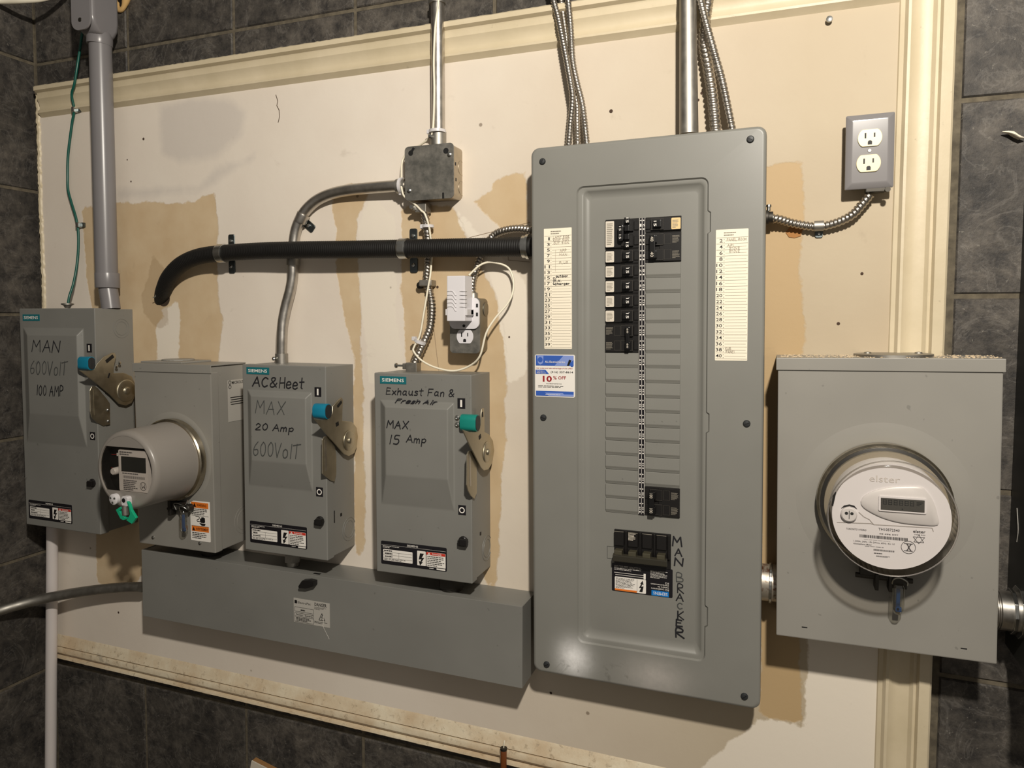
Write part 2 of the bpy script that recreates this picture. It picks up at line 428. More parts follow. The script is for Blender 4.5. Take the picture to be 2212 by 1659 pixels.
# one-stroke marker alphabet
PEN = {
 'M': '0,0 .08,1 .36,.42 .64,1 .74,0', 'A': '0,0 .34,1 .66,0;.12,.38 .56,.4', 'N': '0,0 .06,1 .58,.05 .64,1',
 'X': '0,1 .6,0;.62,1 .02,0', 'P': '.05,0 .08,1 .5,.92 .56,.7 .4,.52 .08,.48', 'C': '.55,.85 .3,1 .06,.7 .06,.3 .28,0 .56,.15',
 '&': '.62,0 .12,.72 .2,.98 .42,.95 .4,.7 .06,.3 .12,.02 .4,.05 .62,.42', 'H': '.04,0 .06,1;.6,0 .56,1;.05,.5 .58,.54',
 'e': '.05,.3 .5,.36 .44,.58 .22,.62 .05,.4 .1,.06 .34,0 .54,.12', 't': '.25,1.0 .24,.1 .36,0;.02,.66 .5,.7', 'T': '.3,1 .24,0;-.05,.9 .68,1.02',
 'V': '0,1 .28,0 .62,1.02', 'o': '.26,.62 .06,.45 .08,.1 .28,0 .48,.18 .46,.5 .26,.62', 'l': '.14,1 .08,0', 'E': '.55,.95 .06,1 .04,0 .6,.04;.05,.52 .46,.54',
 'x': '0,.62 .5,0;.48,.62 .02,0', 'h': '.05,1 .04,0;.04,.36 .24,.6 .42,.5 .44,0', 'a': '.46,.56 .2,.62 .04,.3 .16,.02 .42,.22 .46,.6 .46,.08 .56,0',
 'u': '.04,.6 .06,.14 .22,0 .42,.16 .46,.6 .46,.06 .56,0', 's': '.44,.56 .2,.62 .1,.44 .4,.26 .36,.04 .04,.02', 'F': '.02,0 .06,1 .6,1;.05,.52 .46,.54',
 'n': '.04,0 .05,.6;.05,.4 .26,.62 .42,.5 .44,0', 'r': '.05,0 .06,.6;.06,.4 .26,.6 .42,.54', 'i': '.12,.6 .1,0;.13,.86 .15,.92',
 'm': '.03,0 .05,.6;.05,.42 .2,.6 .32,.46 .33,0;.33,.42 .48,.6 .6,.46 .62,0', 'p': '.05,.6 .06,-.4;.06,.44 .3,.62 .48,.4 .34,.1 .07,.16',
 '0': '.3,1 .06,.68 .1,.2 .32,0 .54,.3 .5,.8 .3,1', '1': '.16,1 .1,0', '2': '.04,.76 .24,1 .48,.8 .4,.5 .04,.04 .56,.06', '5': '.5,1 .14,.98 .1,.6 .4,.58 .5,.3 .34,.02 .04,.06',
 '6': '.46,.98 .16,.66 .04,.26 .22,0 .5,.14 .46,.42 .14,.4', 'B': '.05,0 .06,1 .42,.94 .4,.58 .08,.52 .5,.42 .5,.08 .05,0', 'R': '.04,0 .06,1 .46,.92 .44,.62 .08,.5 .58,0',
 'I': '.1,1 .08,0', 'D': '.05,0 .06,1 .4,.85 .5,.5 .4,.12 .05,0', 'O': '.3,1 .05,.6 .12,.1 .34,0 .56,.4 .5,.85 .3,1', 'U': '.04,1 .06,.2 .28,0 .5,.2 .52,1', 'G': '.55,.85 .3,1 .06,.6 .1,.12 .34,0 .54,.14 .54,.42 .34,.42', 'W': '0,1 .18,0 .36,.6 .54,0 .72,1',
 'K': '.05,0 .06,1;.56,1 .08,.46 .6,0', 'L': '.1,1 .06,0 .5,.02', 'S': '.5,.88 .2,1 .08,.74 .44,.4 .36,.04 .02,.1', 'g': '.44,.56 .16,.6 .08,.2 .4,.16 .46,.6 .42,-.3 .1,-.34',
 'c': '.46,.5 .22,.62 .05,.3 .2,0 .5,.1', '.': '.1,0 .14,.06', '[': '.4,1 .1,1 .1,0 .4,0', 'v': '0,.62 .22,0 .46,.62', 'd': '.44,1 .44,0;.44,.5 .16,.6 .06,.25 .2,0 .44,.14',
}
def pen(m, s, x0, x1, z0, z1, w, y, seed=3, rot=0, shear=0.0):
    rnd = random.Random(seed); X = 0; segs = []
    for ch in s:
        if ch == ' ': X += 0.42; continue
        mx = 0
        for st in PEN[ch].split(';'):
            pts = [tuple(map(float, q.split(','))) for q in st.split()]
            dx, dz = rnd.uniform(-.02, .02), rnd.uniform(-.04, .04)
            if len(pts) > 3:
                pts = [(q.x, q.y) for q in catmull([(a, b, 0) for a, b in pts], 3)] if ch in 'C&eoahusnrmp0256BRPSgcd' else pts
            segs.append([(X + a + dx, b + dz) for a, b in pts]); mx = max(mx, max(a for a, b in pts))
        X += mx + 0.2 + rnd.uniform(-.03, .03)
    X -= 0.2
    for st in segs:
        pts = [((a + shear * b) / X, b) for a, b in st]
        if rot == 0: q = [(x0 + a * (x1 - x0), z0 + b * (z1 - z0)) for a, b in pts]
        else: q = [(x0 + b * (x1 - x0), z1 - a * (z1 - z0)) for a, b in pts]     # clockwise, reads downwards
        m.stroke(q, w * rnd.uniform(0.85, 1.15), y)
    return m

# ================================================================== the setting
XL, XR, ZT, ZB = -1.5249, 0.4535, 0.6510, -0.7960      # drywall board inside its frame of trim
JZ = [0.7165 + 0.308 * k for k in (2, 1, 0)]
wall_back = structure(M((0, 0.012, 0)).box(-1.56, 1.0, 0.0058, 0.06, -1.45, 1.35).build('wall_back', GROUT))
wall_left = structure(M((-1.556, 0, 0)).box(-1.60, -1.5498, -1.6, 0.06, -1.45, 1.35).build('wall_left', GROUT))
floor = structure(M((0, 0, -1.45)).box(-1.6, 1.2, -2.4, 0.06, -1.5, -1.45).build('floor', GROUT))
wall_back.location = (0, 0.012, 0); wall_left.location = (-1.556, 0, 0); floor.location = (0, 0, -1.45)
_tm = {}
def tile(parent, x0, x1, z0, z1, left=False):
    g = 0.0038; w, h = round(abs(x1 - x0) - 2 * g, 4), round(z1 - z0 - 2 * g, 4)
    if w < 0.006 or h < 0.005: return
    k = (w, h, left)
    if k not in _tm:
        m = M()
        bx = 0.0022
        def lp(e, y): return [(-w / 2 + e, y, -h / 2 + e), (w / 2 - e, y, -h / 2 + e), (w / 2 - e, y, h / 2 - e), (-w / 2 + e, y, h / 2 - e)]
        loops = [lp(0, 0.0), lp(0, -0.007), lp(bx, -0.0095)]
        if left: loops = [[(-b, a, c) for a, b, c in l] for l in loops]
        m.loft(loops, False, True)
        o = m.build('tile', TILE, recalc=True); _tm[k] = o.data; bpy.data.objects.remove(o)
    o = bpy.data.objects.new('tile', _tm[k]); col.objects.link(o)
    o.parent = parent
    dy = random.uniform(-0.0008, 0.0008)
    c = Vector((-1.556, (x0 + x1) / 2, (z0 + z1) / 2)) if left else Vector(((x0 + x1) / 2, 0.012 + dy, (z0 + z1) / 2))
    o.location = c - parent.location
    return o
# above the board
xs = [-1.5448, -1.2370, -0.9260, -0.6150, -0.3070, 0.0010, 0.3090, 0.4660]
for a, b in zip(xs, xs[1:]):
    tile(wall_back, a, b, 0.630, 0.7165); tile(wall_back, a, b, 0.7165, 1.0245); tile(wall_back, a, b, 1.0245, 1.3325)
# below
xs = [-1.5448, -1.2320, -0.9230, -0.6085, -0.3140, -0.006, 0.302, 0.4660]
for a, b in zip(xs, xs[1:]):
    tile(wall_back, a, b, -0.8235, -0.775); tile(wall_back, a, b, -1.1315, -0.8235); tile(wall_back, a, b, -1.4395, -1.1315)
# right of the frame
zs = [1.338, 1.031, 0.726, 0.4225, 0.1205, -0.185, -0.490, -0.795, -1.10, -1.405]
for b, a in zip(zs, zs[1:]):
    tile(wall_back, 0.4660, 0.620, a, b); tile(wall_back, 0.620, 0.928, a, b)
# left wall, joints run towards the viewer
zs = [1.3345, 1.026, 0.7178, 0.3990, 0.0890, -0.2190, -0.5240, -0.8350, -1.143, -1.445]
for b, a in zip(zs, zs[1:]):
    for y1, y0 in ((0.005, -0.300), (-0.300, -0.608), (-0.608, -0.916), (-0.916, -1.224)):
        tile(wall_left, y0, y1, a, b, True)

# drywall board: tan bare paper, skim coats and patches are real areas with ragged edges; the rightward darkening offsets the lamp
def px_poly(s):
    return [(P(a, b).x, P(a, b).z) for a, b in (tuple(map(float, q.split(','))) for q in s.split())]
TANP = [px_poly(q) for q in (
    '187,452 250,441 395,436 432,433 446,419 474,418 477,470 478,560 480,640 489,690 481,790 478,1000 300,1262 216,1258 214,700 203,650 192,560',
    '720,398 806,396 812,420 776,470 782,600 792,760 796,1200 772,1200 768,780 752,700 735,600 727,480',
    '871,440 985,446 1004,492 1040,560 1078,640 1094,740 1100,830 1094,1010 1080,1290 1066,1290 884,805 876,690 868,620 871,560',
    '1066,392 1100,376 1146,368 1146,486 1092,503 1060,470 1020,436 1062,414',
    '1640,362 1690,352 1733,344 1736,420 1731,520 1738,700 1736,1100 1734,1556 1690,1548 1640,1538')]
WHP = [px_poly(q) for q in (
    '346,705 360,690 392,640 398,690 393,720 397,800 345,800',
    '355,668 392,655 398,690 372,700',
    '806,420 862,470 868,560 866,640 874,760 884,830 800,830 792,740 784,600 780,500',
    '985,446 1040,500 1092,560 1146,610 1146,800 1102,830 1094,740 1078,640 1040,560 1004,492',
    '1738,1150 1900,1150 1905,1659 1500,1659 1640,1545 1735,1558')]
GRP = [px_poly('345,225 420,205 500,205 545,240 540,300 480,350 400,362 350,340'), px_poly('250,405 440,398 470,360 560,330 560,350 480,400 440,425 260,440')]
DKP = [px_poly('340,540 346,560 372,590 372,700 345,706 318,680 314,640 318,610 330,600')]
SILL = [px_poly('128,1384 400,1445 700,1515 1000,1590 1290,1659 1190,1659 1000,1612 700,1546 400,1468 128,1408')]
def sdf(polys, x, z):
    best = -1e9
    for pg in polys:
        ins = False; dm = 1e9; n = len(pg)
        for i in range(n):
            ax, az = pg[i]; bx, bz = pg[(i + 1) % n]
            ex, ez = bx - ax, bz - az; wx, wz = x - ax, z - az
            t = max(0.0, min(1.0, (wx * ex + wz * ez) / (ex * ex + ez * ez)))
            d = (wx - ex * t) ** 2 + (wz - ez * t) ** 2
            if d < dm: dm = d
            if (az > z) != (bz > z) and x < (bx - ax) * (z - az) / (bz - az) + ax: ins = not ins
        d = math.sqrt(dm) * (1 if ins else -1)
        if d > best: best = d
    return max(-0.1, min(0.1, best))
step = 0.011
nx = int((XR - XL) / step); nz = int((ZT - ZB) / step)
YB = 0.0
vs = []; fs = []
for j in range(nz + 1):
    for i in range(nx + 1):
        vs.append((XL + (XR - XL) * i / nx, YB - 0.012, ZB + (ZT - ZB) * j / nz))
for j in range(nz):
    for i in range(nx):
        a = j * (nx + 1) + i; fs.append((a, a + 1, a + nx + 2, a + nx + 1))
nb = len(vs)
rim = [i for i in range(nx + 1)] + [k * (nx + 1) + nx for k in range(1, nz + 1)] + [nz * (nx + 1) + i for i in range(nx - 1, -1, -1)] + [k * (nx + 1) for k in range(nz - 1, 0, -1)]
for r in rim: vs.append((vs[r][0], 0.0058, vs[r][2]))
for k in range(len(rim)):
    fs.append((rim[(k + 1) % len(rim)], rim[k], nb + k, nb + (k + 1) % len(rim)))
me = bpy.data.meshes.new('drywall_board'); me.from_pydata(vs, [], fs)
for nm, pg in (('tan', TANP), ('skim', WHP), ('primer', GRP), ('stain', DKP), ('sill', SILL)):
    at = me.attributes.new(nm, 'FLOAT', 'POINT')
    at.data.foreach_set('value', [sdf(pg, v[0], v[2]) for v in vs])
def drywall_material():
    n = NT('patched_drywall'); w = n.wpos()
    nz1 = n.noise(38, 5, 0.62, w); nz2 = n.noise(9, 3, 0.5, w)
    rag = n.math('ADD', n.math('MULTIPLY', n.math('SUBTRACT', nz1, 0.5), 0.022), n.math('MULTIPLY', n.math('SUBTRACT', nz2, 0.5), 0.02))
    def mask(at, soft, k=1.0):
        return n.ramp(n.math('ADD', n.attr(at), n.math('MULTIPLY', rag, k)), 0.0, soft)
    sep = n.n.new('ShaderNodeSeparateXYZ'); n.l.new(w, sep.inputs[0])
    lamp_offset = n.n.new('ShaderNodeMapRange'); n.l.new(sep.outputs[0], lamp_offset.inputs[0])
    lamp_offset.inputs[1].default_value = -0.5; lamp_offset.inputs[2].default_value = 0.25
    base = n.mix(lamp_offset.outputs[0], rgb(232, 222, 208), rgb(188, 173, 147))  # paint colour darkened towards the lamp side to even out its brightness
    base = n.mix(n.ramp(n.noise(4, 4, 0.55, w), 0.35, 0.7), base, n.mix(1.0, base, (0.93, 0.91, 0.9), 'MULTIPLY'))
    base = n.mix(n.math('MULTIPLY', mask('primer', 0.02), 0.55), base, rgb(200, 192, 184))
    base = n.mix(mask('tan', 0.002), base, n.mix(lamp_offset.outputs[0], n.mix(n.ramp(n.noise(14, 3, 0.6, w), 0.3, 0.7), rgb(203, 178, 142), rgb(212, 190, 156)), rgb(184, 157, 116)))  # bare paper tone also lowered on the right, countering the lamp's falloff
    base = n.mix(mask('skim', 0.003), base, rgb(232, 222, 206))
    base = n.mix(n.math('MULTIPLY', mask('stain', 0.002), 0.35), base, rgb(150, 122, 84))
    base = n.mix(n.math('MULTIPLY', mask('sill', 0.02, 0.5), 0.8), base, n.mix(n.ramp(nz1, 0.4, 0.6), rgb(208, 182, 150), rgb(224, 206, 178)))
    smg = n.noise(17, 4, 0.6, w, 0.6)
    base = n.mix(n.math('MULTIPLY', n.ramp(smg, 0.66, 0.78), 0.2), base, rgb(140, 124, 104))
    dots = n.n.new('ShaderNodeTexVoronoi'); dots.inputs['Scale'].default_value = 8.0; n.l.new(w, dots.inputs['Vector'])
    base = n.mix(n.math('MULTIPLY', n.ramp(dots.outputs['Distance'], 0.022, 0.034, (1, 1, 1), (0, 0, 0)), 0.7), base, rgb(110, 92, 74))
    n.col(base); n.rough(0.62)
    h = n.math('ADD', n.math('MULTIPLY', mask('tan', 0.004), -0.5), n.math('ADD', n.math('MULTIPLY', nz1, 0.35), n.math('MULTIPLY', n.noise(130, 3, 0.6, w), 0.12)))
    n.bump(h, 0.35, 0.002); return n.m
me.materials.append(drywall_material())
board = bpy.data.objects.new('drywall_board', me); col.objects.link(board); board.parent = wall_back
board.location = (0, 0, 0); me.transform(Matrix.Translation((0, -0.0, 0)) @ Matrix.Translation(-Vector(wall_back.location)))
lab(board, 'cream drywall board with tan bare patches and skim coat')
YW = -0.012                       # front of the drywall
def prof_trim(name, prof, p0, p1, axis, mat=TRIM, jag=0.0):
    # prof: list of (distance across from outer edge, stand-off); extruded between p0 and p1
    m = M(); rnd = random.Random(5); loops = []
    n = 260
    for k in range(n + 1):
        t = k / n; q = p0 + (p1 - p0) * t; j = rnd.uniform(-jag, jag)
        if axis == 'top': loops.append([(q, -s, ZT - a + (j if i == 0 or i == 1 else 0)) for i, (a, s) in enumerate(prof)])
        elif axis == 'bottom': loops.append([(q, -s, ZB + a + (j if i < 2 else 0)) for i, (a, s) in enumerate(prof)])
        elif axis == 'right': loops.append([(XR - a, -s, q) for a, s in prof])
        else: loops.append([(XL + a + (j if i > 0 else 0), -s, q) for i, (a, s) in enumerate(prof)])
    vs = [v for l in loops for v in l]; c = len(prof); fsx = []
    for k in range(n):
        for i in range(c - 1): fsx.append((k * c + i, k * c + i + 1, (k + 1) * c + i + 1, (k + 1) * c + i))
    fsx += [tuple(range(c)), tuple(range(n * c, n * c + c))]
    m.add(vs, fsx)
    return structure(m.build(name, mat, smooth=35, recalc=True))
prof_trim('trim_1', [(0, -0.003), (0, 0.028), (0.003, 0.032), (0.012, 0.032), (0.016, 0.024), (0.019, 0.0225), (0.030, 0.0235), (0.036, 0.020), (0.046, 0.0165), (0.054, 0.0175), (0.060, 0.0225), (0.064, 0.0225), (0.070, 0.015), (0.074, 0.011)], XL + 0.016, XR, 'top', jag=0.0006)
prof_trim('trim_2', [(0, -0.003), (0, 0.026), (0.003, 0.029), (0.018, 0.031), (0.021, 0.023), (0.025, 0.0235), (0.030, 0.018), (0.044, 0.015), (0.054, 0.019), (0.060, 0.0245), (0.064, 0.024), (0.068, 0.017), (0.074, 0.015), (0.076, 0.011)], -1.3, ZT, 'right')
prof_trim('trim_3', [(0, -0.003), (0, 0.020), (0.002, 0.022), (0.006, 0.021), (0.008, 0.012), (0.013, 0.011), (0.015, 0.020), (0.018, 0.0225), (0.028, 0.0225), (0.031, 0.021), (0.032, 0.014), (0.0335, 0.014), (0.0345, 0.021), (0.042, 0.0185), (0.052, 0.0145), (0.060, 0.0125), (0.062, 0.011)], XL, XR, 'bottom', mat=TRIMW, jag=0.0010)
prof_trim('trim_4', [(0, -0.002), (0, 0.013), (0.003, 0.017), (0.008, 0.0155), (0.011, 0.011)], ZB, ZT, 'left', jag=0.0022)

# hairline crack and pencilled lines on the board, torn paper patch
def wall_strokes(name, px, w, mat, label):
    m = M()
    for s in px: m.stroke([(P(a, b, 0.0125).x, P(a, b, 0.0125).z) for a, b in s], w, YW - 0.0006)
    m.v = [tuple(Vector(v) - Vector(wall_back.location)) for v in m.v]
    o = m.build(name, mat, wall_back); lab(o, label); return o
wall_strokes('crack', [[(596, 205), (600, 218), (598, 228), (603, 238), (604, 252), (601, 264)]], 0.0016, plain('crack_dark', rgb(86, 70, 54), 0.9), 'short dark crack in the drywall')
wall_strokes('pencil_line', [[(935, 690), (944, 770), (948, 800)], [(1098, 552), (1098, 562), (1145, 566)], [(1014, 513), (1145, 480)]], 0.0008, plain('pencil_grey', rgb(140, 120, 98), 0.8), 'thin pencil line on the drywall')
m = M(wall_back.location); q = [P(a, b, 0.0125) for a, b in ((1697, 502), (1708, 489), (1728, 486), (1736, 480), (1733, 496), (1730, 510), (1716, 514), (1704, 512))]
m.prism([(v.x, v.z) for v in q], YW - 0.0015, YW + 0.001); lab(m.build('torn_patch', WOODP, wall_back), 'torn brown paper where the drywall face is gone')
m = M(wall_back.location)
rnd = random.Random(11)
for u, v in ((1862, 591), (1811, 699), (1320, 240), (1508, 216), (1516, 201), (945, 620), (1100, 728), (1190, 1497), (256, 1323), (310, 300), (275, 345), (283, 392)):
    q = P(u, v, 0.0125); m.disc(q.x, q.z, rnd.uniform(0.0015, 0.0035), YW - 0.0007, 10)
lab(m.build('screw_hole', plain('hole_dark', rgb(70, 52, 40), 0.9), wall_back), 'small dark holes in the drywall')
def wall_point(u, v, d=0.0): return P(u, v, d)

# ================================================================== loadcentre panel
PAN = Fr(-0.1945, 0.1951, 0.3845, -0.5562, 0.0934, (0.0001, -0.0115, -0.005))
lc = thing('loadcentre', 'tall grey breaker panel with two columns of black breakers in a recessed front', 'breaker panel', PAN)
D = PAN.d; hw, hh = PAN.w / 2, PAN.h / 2
M().box(-hw + 0.018, hw - 0.018, YW, -D + 0.019, -hh + 0.02, hh - 0.02).build('enclosure_box', GREY, lc, bevel=0.002)
# cover: outer rim, flat face, shallow step with notches, sloped recess
def pl(u, v, d=D): q = PAN.L(u, v, d); return q.x, q.z
sx0, sz1 = pl(1245, 404); sx1, _ = pl(1531, 400); _, sz1b = pl(1528, 381); sz1 = (sz1 + sz1b) / 2
_, sz0a = pl(1256, 1388); _, sz0b = pl(1512, 1430); sz0 = (sz0a + sz0b) / 2
STEP = 0.0035
rx0, rx1 = pl(1277, 800, D - 0.015)[0], pl(1505, 800, D - 0.015)[0]
rz1 = (pl(1280, 431, D - 0.015)[1] + pl(1505, 413, D - 0.015)[1]) / 2
rz0 = (pl(1283, 1357, D - 0.015)[1] + pl(1500, 1388, D - 0.015)[1]) / 2
def dens(x0, x1, z0, z1, r, notch=0.0):
    # rounded rectangle with extra points along the right side so that notches can be cut; equal length for every loop
    pts = rrect(x0, x1, z0, z1, r)
    n = 6; head = pts[:n]; rest = pts[n:]
    side = []
    for za, zb in NOT:
        for z, k in ((za - 0.003, 0), (za, 1), (zb, 1), (zb + 0.003, 0)): side.append((x1 + (notch if k else 0), z))
    return side + head + rest            # side runs upwards from the bottom right corner
NOT = []
for u, va, vb in ((1528, 1312, 1352), (1530, 894, 932), (1534, 458, 500)):
    NOT.append((pl(u, vb)[1], pl(u, va)[1]))
def lp(pts, y): return [(a, y, b) for a, b in pts]
o_in = 0.0065
cov = M()
loops = [lp(dens(-hw, hw, -hh, hh, 0.014), -D + 0.020), lp(dens(-hw, hw, -hh, hh, 0.014), -D + 0.005), lp(dens(-hw + 0.0015, hw - 0.0015, -hh + 0.0015, hh - 0.0015, 0.013), -D + 0.0018),
         lp(dens(-hw + 0.006, hw - 0.006, -hh + 0.006, hh - 0.006, 0.010), -D),
         lp(dens(sx0, sx1, sz0, sz1, 0.012, 0.004), -D), lp(dens(sx0 + 0.0022, sx1 - 0.0022, sz0 + 0.0022, sz1 - 0.0022, 0.010, 0.004), -D + STEP),
         lp(dens(rx0 - 0.013, rx1 + 0.013, rz0 - 0.016, rz1 + 0.014, 0.009), -D + STEP), lp(dens(rx0 - 0.010, rx1 + 0.010, rz0 - 0.013, rz1 + 0.011, 0.008), -D + STEP + 0.0012),
         lp(dens(rx0, rx1, rz0, rz1, 0.006), -D + 0.015)]
cov.loft(loops, False, True)
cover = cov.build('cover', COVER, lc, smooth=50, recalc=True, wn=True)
RD = D - 0.015                                  # recessed flat
for i, (u, v) in enumerate(((1172, 349), (1621, 301), (1174, 902), (1613, 915), (1181, 1435), (1608, 1504))):
    x, z = pl(u, v); s = M().lathe([(0.0058, -0.001), (0.0058, 0.0012), (0.0045, 0.003), (0.001, 0.0036)], (x, -D, z), n=18)
    so = s.build('screw', CAPB, lc, smooth=40); a = random.uniform(0, 3)
    M().stroke([(x - .0038 * math.cos(a), z - .0038 * math.sin(a)), (x + .0038 * math.cos(a), z + .0038 * math.sin(a))], 0.0012, -D - 0.0038).build('slot', DARK, so)
# breakers: 20 spaces of one inch a side
BX = (-0.0637, -0.0062, 0.0048, 0.0637); BZT = 0.254 + 0.0859; PIT = 0.0254; BXC = -0.0003
def bz(r): return BZT - r * PIT
BF = RD + 0.006
def breaker(side, r, n, kind):
    x0, x1 = (BX[0], BX[1]) if side == 0 else (BX[2], BX[3])
    x0 += BXC; x1 += BXC; z1, z0 = bz(r) - 0.0004, bz(r + n) + 0.0004
    def X(t): return x0 + (x1 - x0) * t if side == 0 else x1 - (x1 - x0) * t    # t from the outer end inwards
    b = M().box(x0, x1, -RD + 0.004, -RD - 0.002, z0, z1)
    b.box(X(0.0), X(0.60), -RD, -RD - 0.0045, z0 + 0.0012, z1 - 0.0012)
    for k in range(n):
        zc = z1 - (k + 0.5) * (z1 - z0) / n
        b.box(X(0.48), X(0.84), -RD, -RD - 0.0065, zc - 0.0095, zc + 0.0095)
        b.box(X(0.86), X(0.995), -RD, -RD - 0.004, zc - 0.0075, zc + 0.0075)
    bo = b.build('circuit_breaker', BAKE, lc, bevel=0.0006, seg=1)
    yb = -RD - 0.0046
    return bo, X, z0, z1, yb
def rline(m, x0, x1, z0, z1, y, w=0.0004):
    m.stroke([(x0, z0), (x1, z0), (x1, z1), (x0, z1), (x0, z0)], w, y)
GREYL = plain('moulded_edge', rgb(70, 66, 60), 0.4)
def foil(bo, xa, xb, za, zb, y, mat, seed):
    xa, xb = sorted((xa, xb))
    m = M().prism(rrect(xa, xb, za, zb, 0.0016, 3), y - 0.0004, y); f = m.build('sticker', mat, bo)
    return f
def print_on(bo, m, mat, name='lettering'): return m.build(name, mat, bo)
def single(side, r, amp, mat=FOIL):
    bo, X, z0, z1, yb = breaker(side, r, 1, 's'); zc = (z0 + z1) / 2
    h = M().box(X(0.54), X(0.76), -RD - 0.006, -RD - 0.0135, zc - 0.006, zc + 0.006)
    h.build('toggle', BAKEH, bo, bevel=0.0012)
    foil(bo, X(0.015), X(0.27), zc - 0.0098, zc + 0.0090, yb, mat, r)
    g = M().greek(min(X(0.05), X(0.24)), max(X(0.05), X(0.24)), zc - 0.008, zc + 0.006, 6, yb - 0.0006, 0.5, r + side * 30)
    g.build('fine_print', RULE, bo)
    t = M(); xa, xb = sorted((X(0.66), X(0.74)))
    t.text(amp, xa, xb, zc - 0.0045, zc + 0.0045, -RD - 0.0139, 0.01, 3); t.build('lettering', WHITE, bo)
    e = M(); rline(e, min(X(.49), X(.83)), max(X(.49), X(.83)), zc - 0.009, zc + 0.009, -RD - 0.0067); e.build('edge_line', GREYL, bo)
    return bo
def two_pole(side, r, amp, dark=True):
    bo, X, z0, z1, yb = breaker(side, r, 2, 'd'); zc = (z0 + z1) / 2
    hx = (0.62, 0.78) if side == 0 else (0.66, 0.86)
    h = M()
    for k in (-1, 1): h.box(X(hx[0]), X(hx[1]), -RD - 0.006, -RD - 0.014, zc + k * PIT / 2 - 0.0062, zc + k * PIT / 2 + 0.0062)
    h.box(X(hx[0] + .03), X(hx[1] - .01), -RD - 0.0125, -RD - 0.0165, zc - 0.019, zc + 0.019)
    h.build('toggle', BAKEH, bo, bevel=0.001)
    t = M()
    for k in (-1, 1):
        xa, xb = sorted((X(hx[0] + .07), X(hx[1] - .04))); zz = zc + k * PIT / 2
        t.text(amp, xa, xb, zz - 0.004, zz + 0.004, -RD - 0.0169, 0.0, 3)
    t.build('lettering', FOIL, bo)
    g = M(); xa, xb = sorted((X(0.03), X(0.24)))
    for k in (-1, 1): g.greek(xa, xb, zc + k * PIT / 2 - 0.007, zc + k * PIT / 2 + 0.006, 7, yb - 0.0004, 0.4, r * 3 + k + 9)
    g.build('fine_print', RULE, bo)
    e = M()
    for k in (-1, 1):
        zz = zc + k * PIT / 2
        rline(e, min(X(.49), X(.83)), max(X(.49), X(.83)), zz - 0.009, zz + 0.009, -RD - 0.0067)
        rline(e, min(X(.28), X(.46)), max(X(.28), X(.46)), zz - 0.008, zz + 0.008, yb - 0.0004)
    e.build('edge_line', GREYL, bo); return bo
# quad breaker on top of the left column
bo, X, z0, z1, yb = breaker(0, 0, 2, 'q'); zc = (z0 + z1) / 2
foil(bo, X(0.015), X(0.27), z0 + 0.003, z1 - 0.003, yb, FOIL, 1)
M().greek(X(0.05), X(0.24), z0 + 0.006, z1 - 0.006, 12, yb - 0.0006, 0.5, 4).build('fine_print', RULE, bo)
h = M()
for k, zz in enumerate((zc + 0.021, zc + 0.0075, zc - 0.0065, zc - 0.020)): h.box(X(0.60), X(0.74), -RD - 0.006, -RD - 0.0135, zz - 0.0048, zz + 0.0048)
h.prism(rrect(X(0.42), X(0.58), zc - 0.014, zc + 0.014, 0.004), -RD - 0.015, -RD - 0.003)
h.build('toggle', BAKEH, bo, bevel=0.0008)
t = M()
for zz in (zc + 0.021, zc - 0.020): t.text('15', X(0.655), X(0.73), zz - 0.0042, zz + 0.0042, -RD - 0.0139, 0.01, 3)
for zz in (zc + 0.0075, zc - 0.0065): t.text('15', X(0.455), X(0.515), zz - 0.0036, zz + 0.0036, -RD - 0.0154, 0.0, 3)
t.build('lettering', WHITE, bo)
for r in range(2, 7): single(0, r, '15')
lab(two_pole(0, 7, '60'), 'double breaker with 60 on its handle, lowest in the left column')
lab(single(1, 0, '15', FOILT), 'black breaker with a tan sticker')
two_pole(1, 1, '40')
two_pole(1, 18, '100')
# filler plates
fm = {}
def filler(side, r):
    x0, x1 = (BX[0], BX[1]) if side == 0 else (BX[2], BX[3])
    x0 += BXC; x1 += BXC
    if side not in fm:
        w = x1 - x0; pr = [(0, 0), (-0.0028, 0.0), (-0.0030, -0.0195), (-0.0012, -0.0238), (-0.0010, -PIT + 0.0004), (0.002, -PIT + 0.0004), (0.002, 0)]
        m = M(); m.prismx([(y, z - 0.0003) for y, z in pr], 0.0005, w - 0.0005)
        o = m.build('filler_plate', GREY, bevel=0.0005, seg=1); fm[side] = o.data; bpy.data.objects.remove(o)
    o = bpy.data.objects.new('filler_plate', fm[side]); col.objects.link(o); o.parent = lc
    o.location = (x0, -RD, bz(r))
for r in range(9, 20): filler(0, r)
for r in range(3, 18): filler(1, r)
# number strip
sx = (BX[1] + BXC + 0.0004, BX[2] + BXC - 0.0004)
st = M().box(sx[0], sx[1], -RD, -RD - 0.003, bz(20) + 0.001, bz(0) - 0.001).build('number_strip', LBLACK, lc)
t = M(); xm = (sx[0] + sx[1]) / 2
for xx in (sx[0] + 0.0004, xm, sx[1] - 0.0004): t.quad(xx - 0.0003, xx + 0.0003, bz(20) + 0.002, bz(0) - 0.001, -RD - 0.0034)
for r in range(20):
    for s, n in ((-1, 2 * r + 1), (1, 2 * r + 2)):
        xc = xm + s * 0.0026; z = bz(r)
        t.text(str(n), xc - 0.0013, xc + 0.0013, z - 0.0155 - (0.001 if n > 9 else 0), z - 0.0105, -RD - 0.0034, 0.01, 1)
        t.poly([(xc + 0.0014 * s, z - 0.005), (xc - 0.0013 * s, z - 0.0063), (xc - 0.0013 * s, z - 0.0037)], -RD - 0.0034)
        t.disc(xc, z - 0.0195, 0.0013, -RD - 0.0034, 10)
t.build('numerals', WHITE, st)
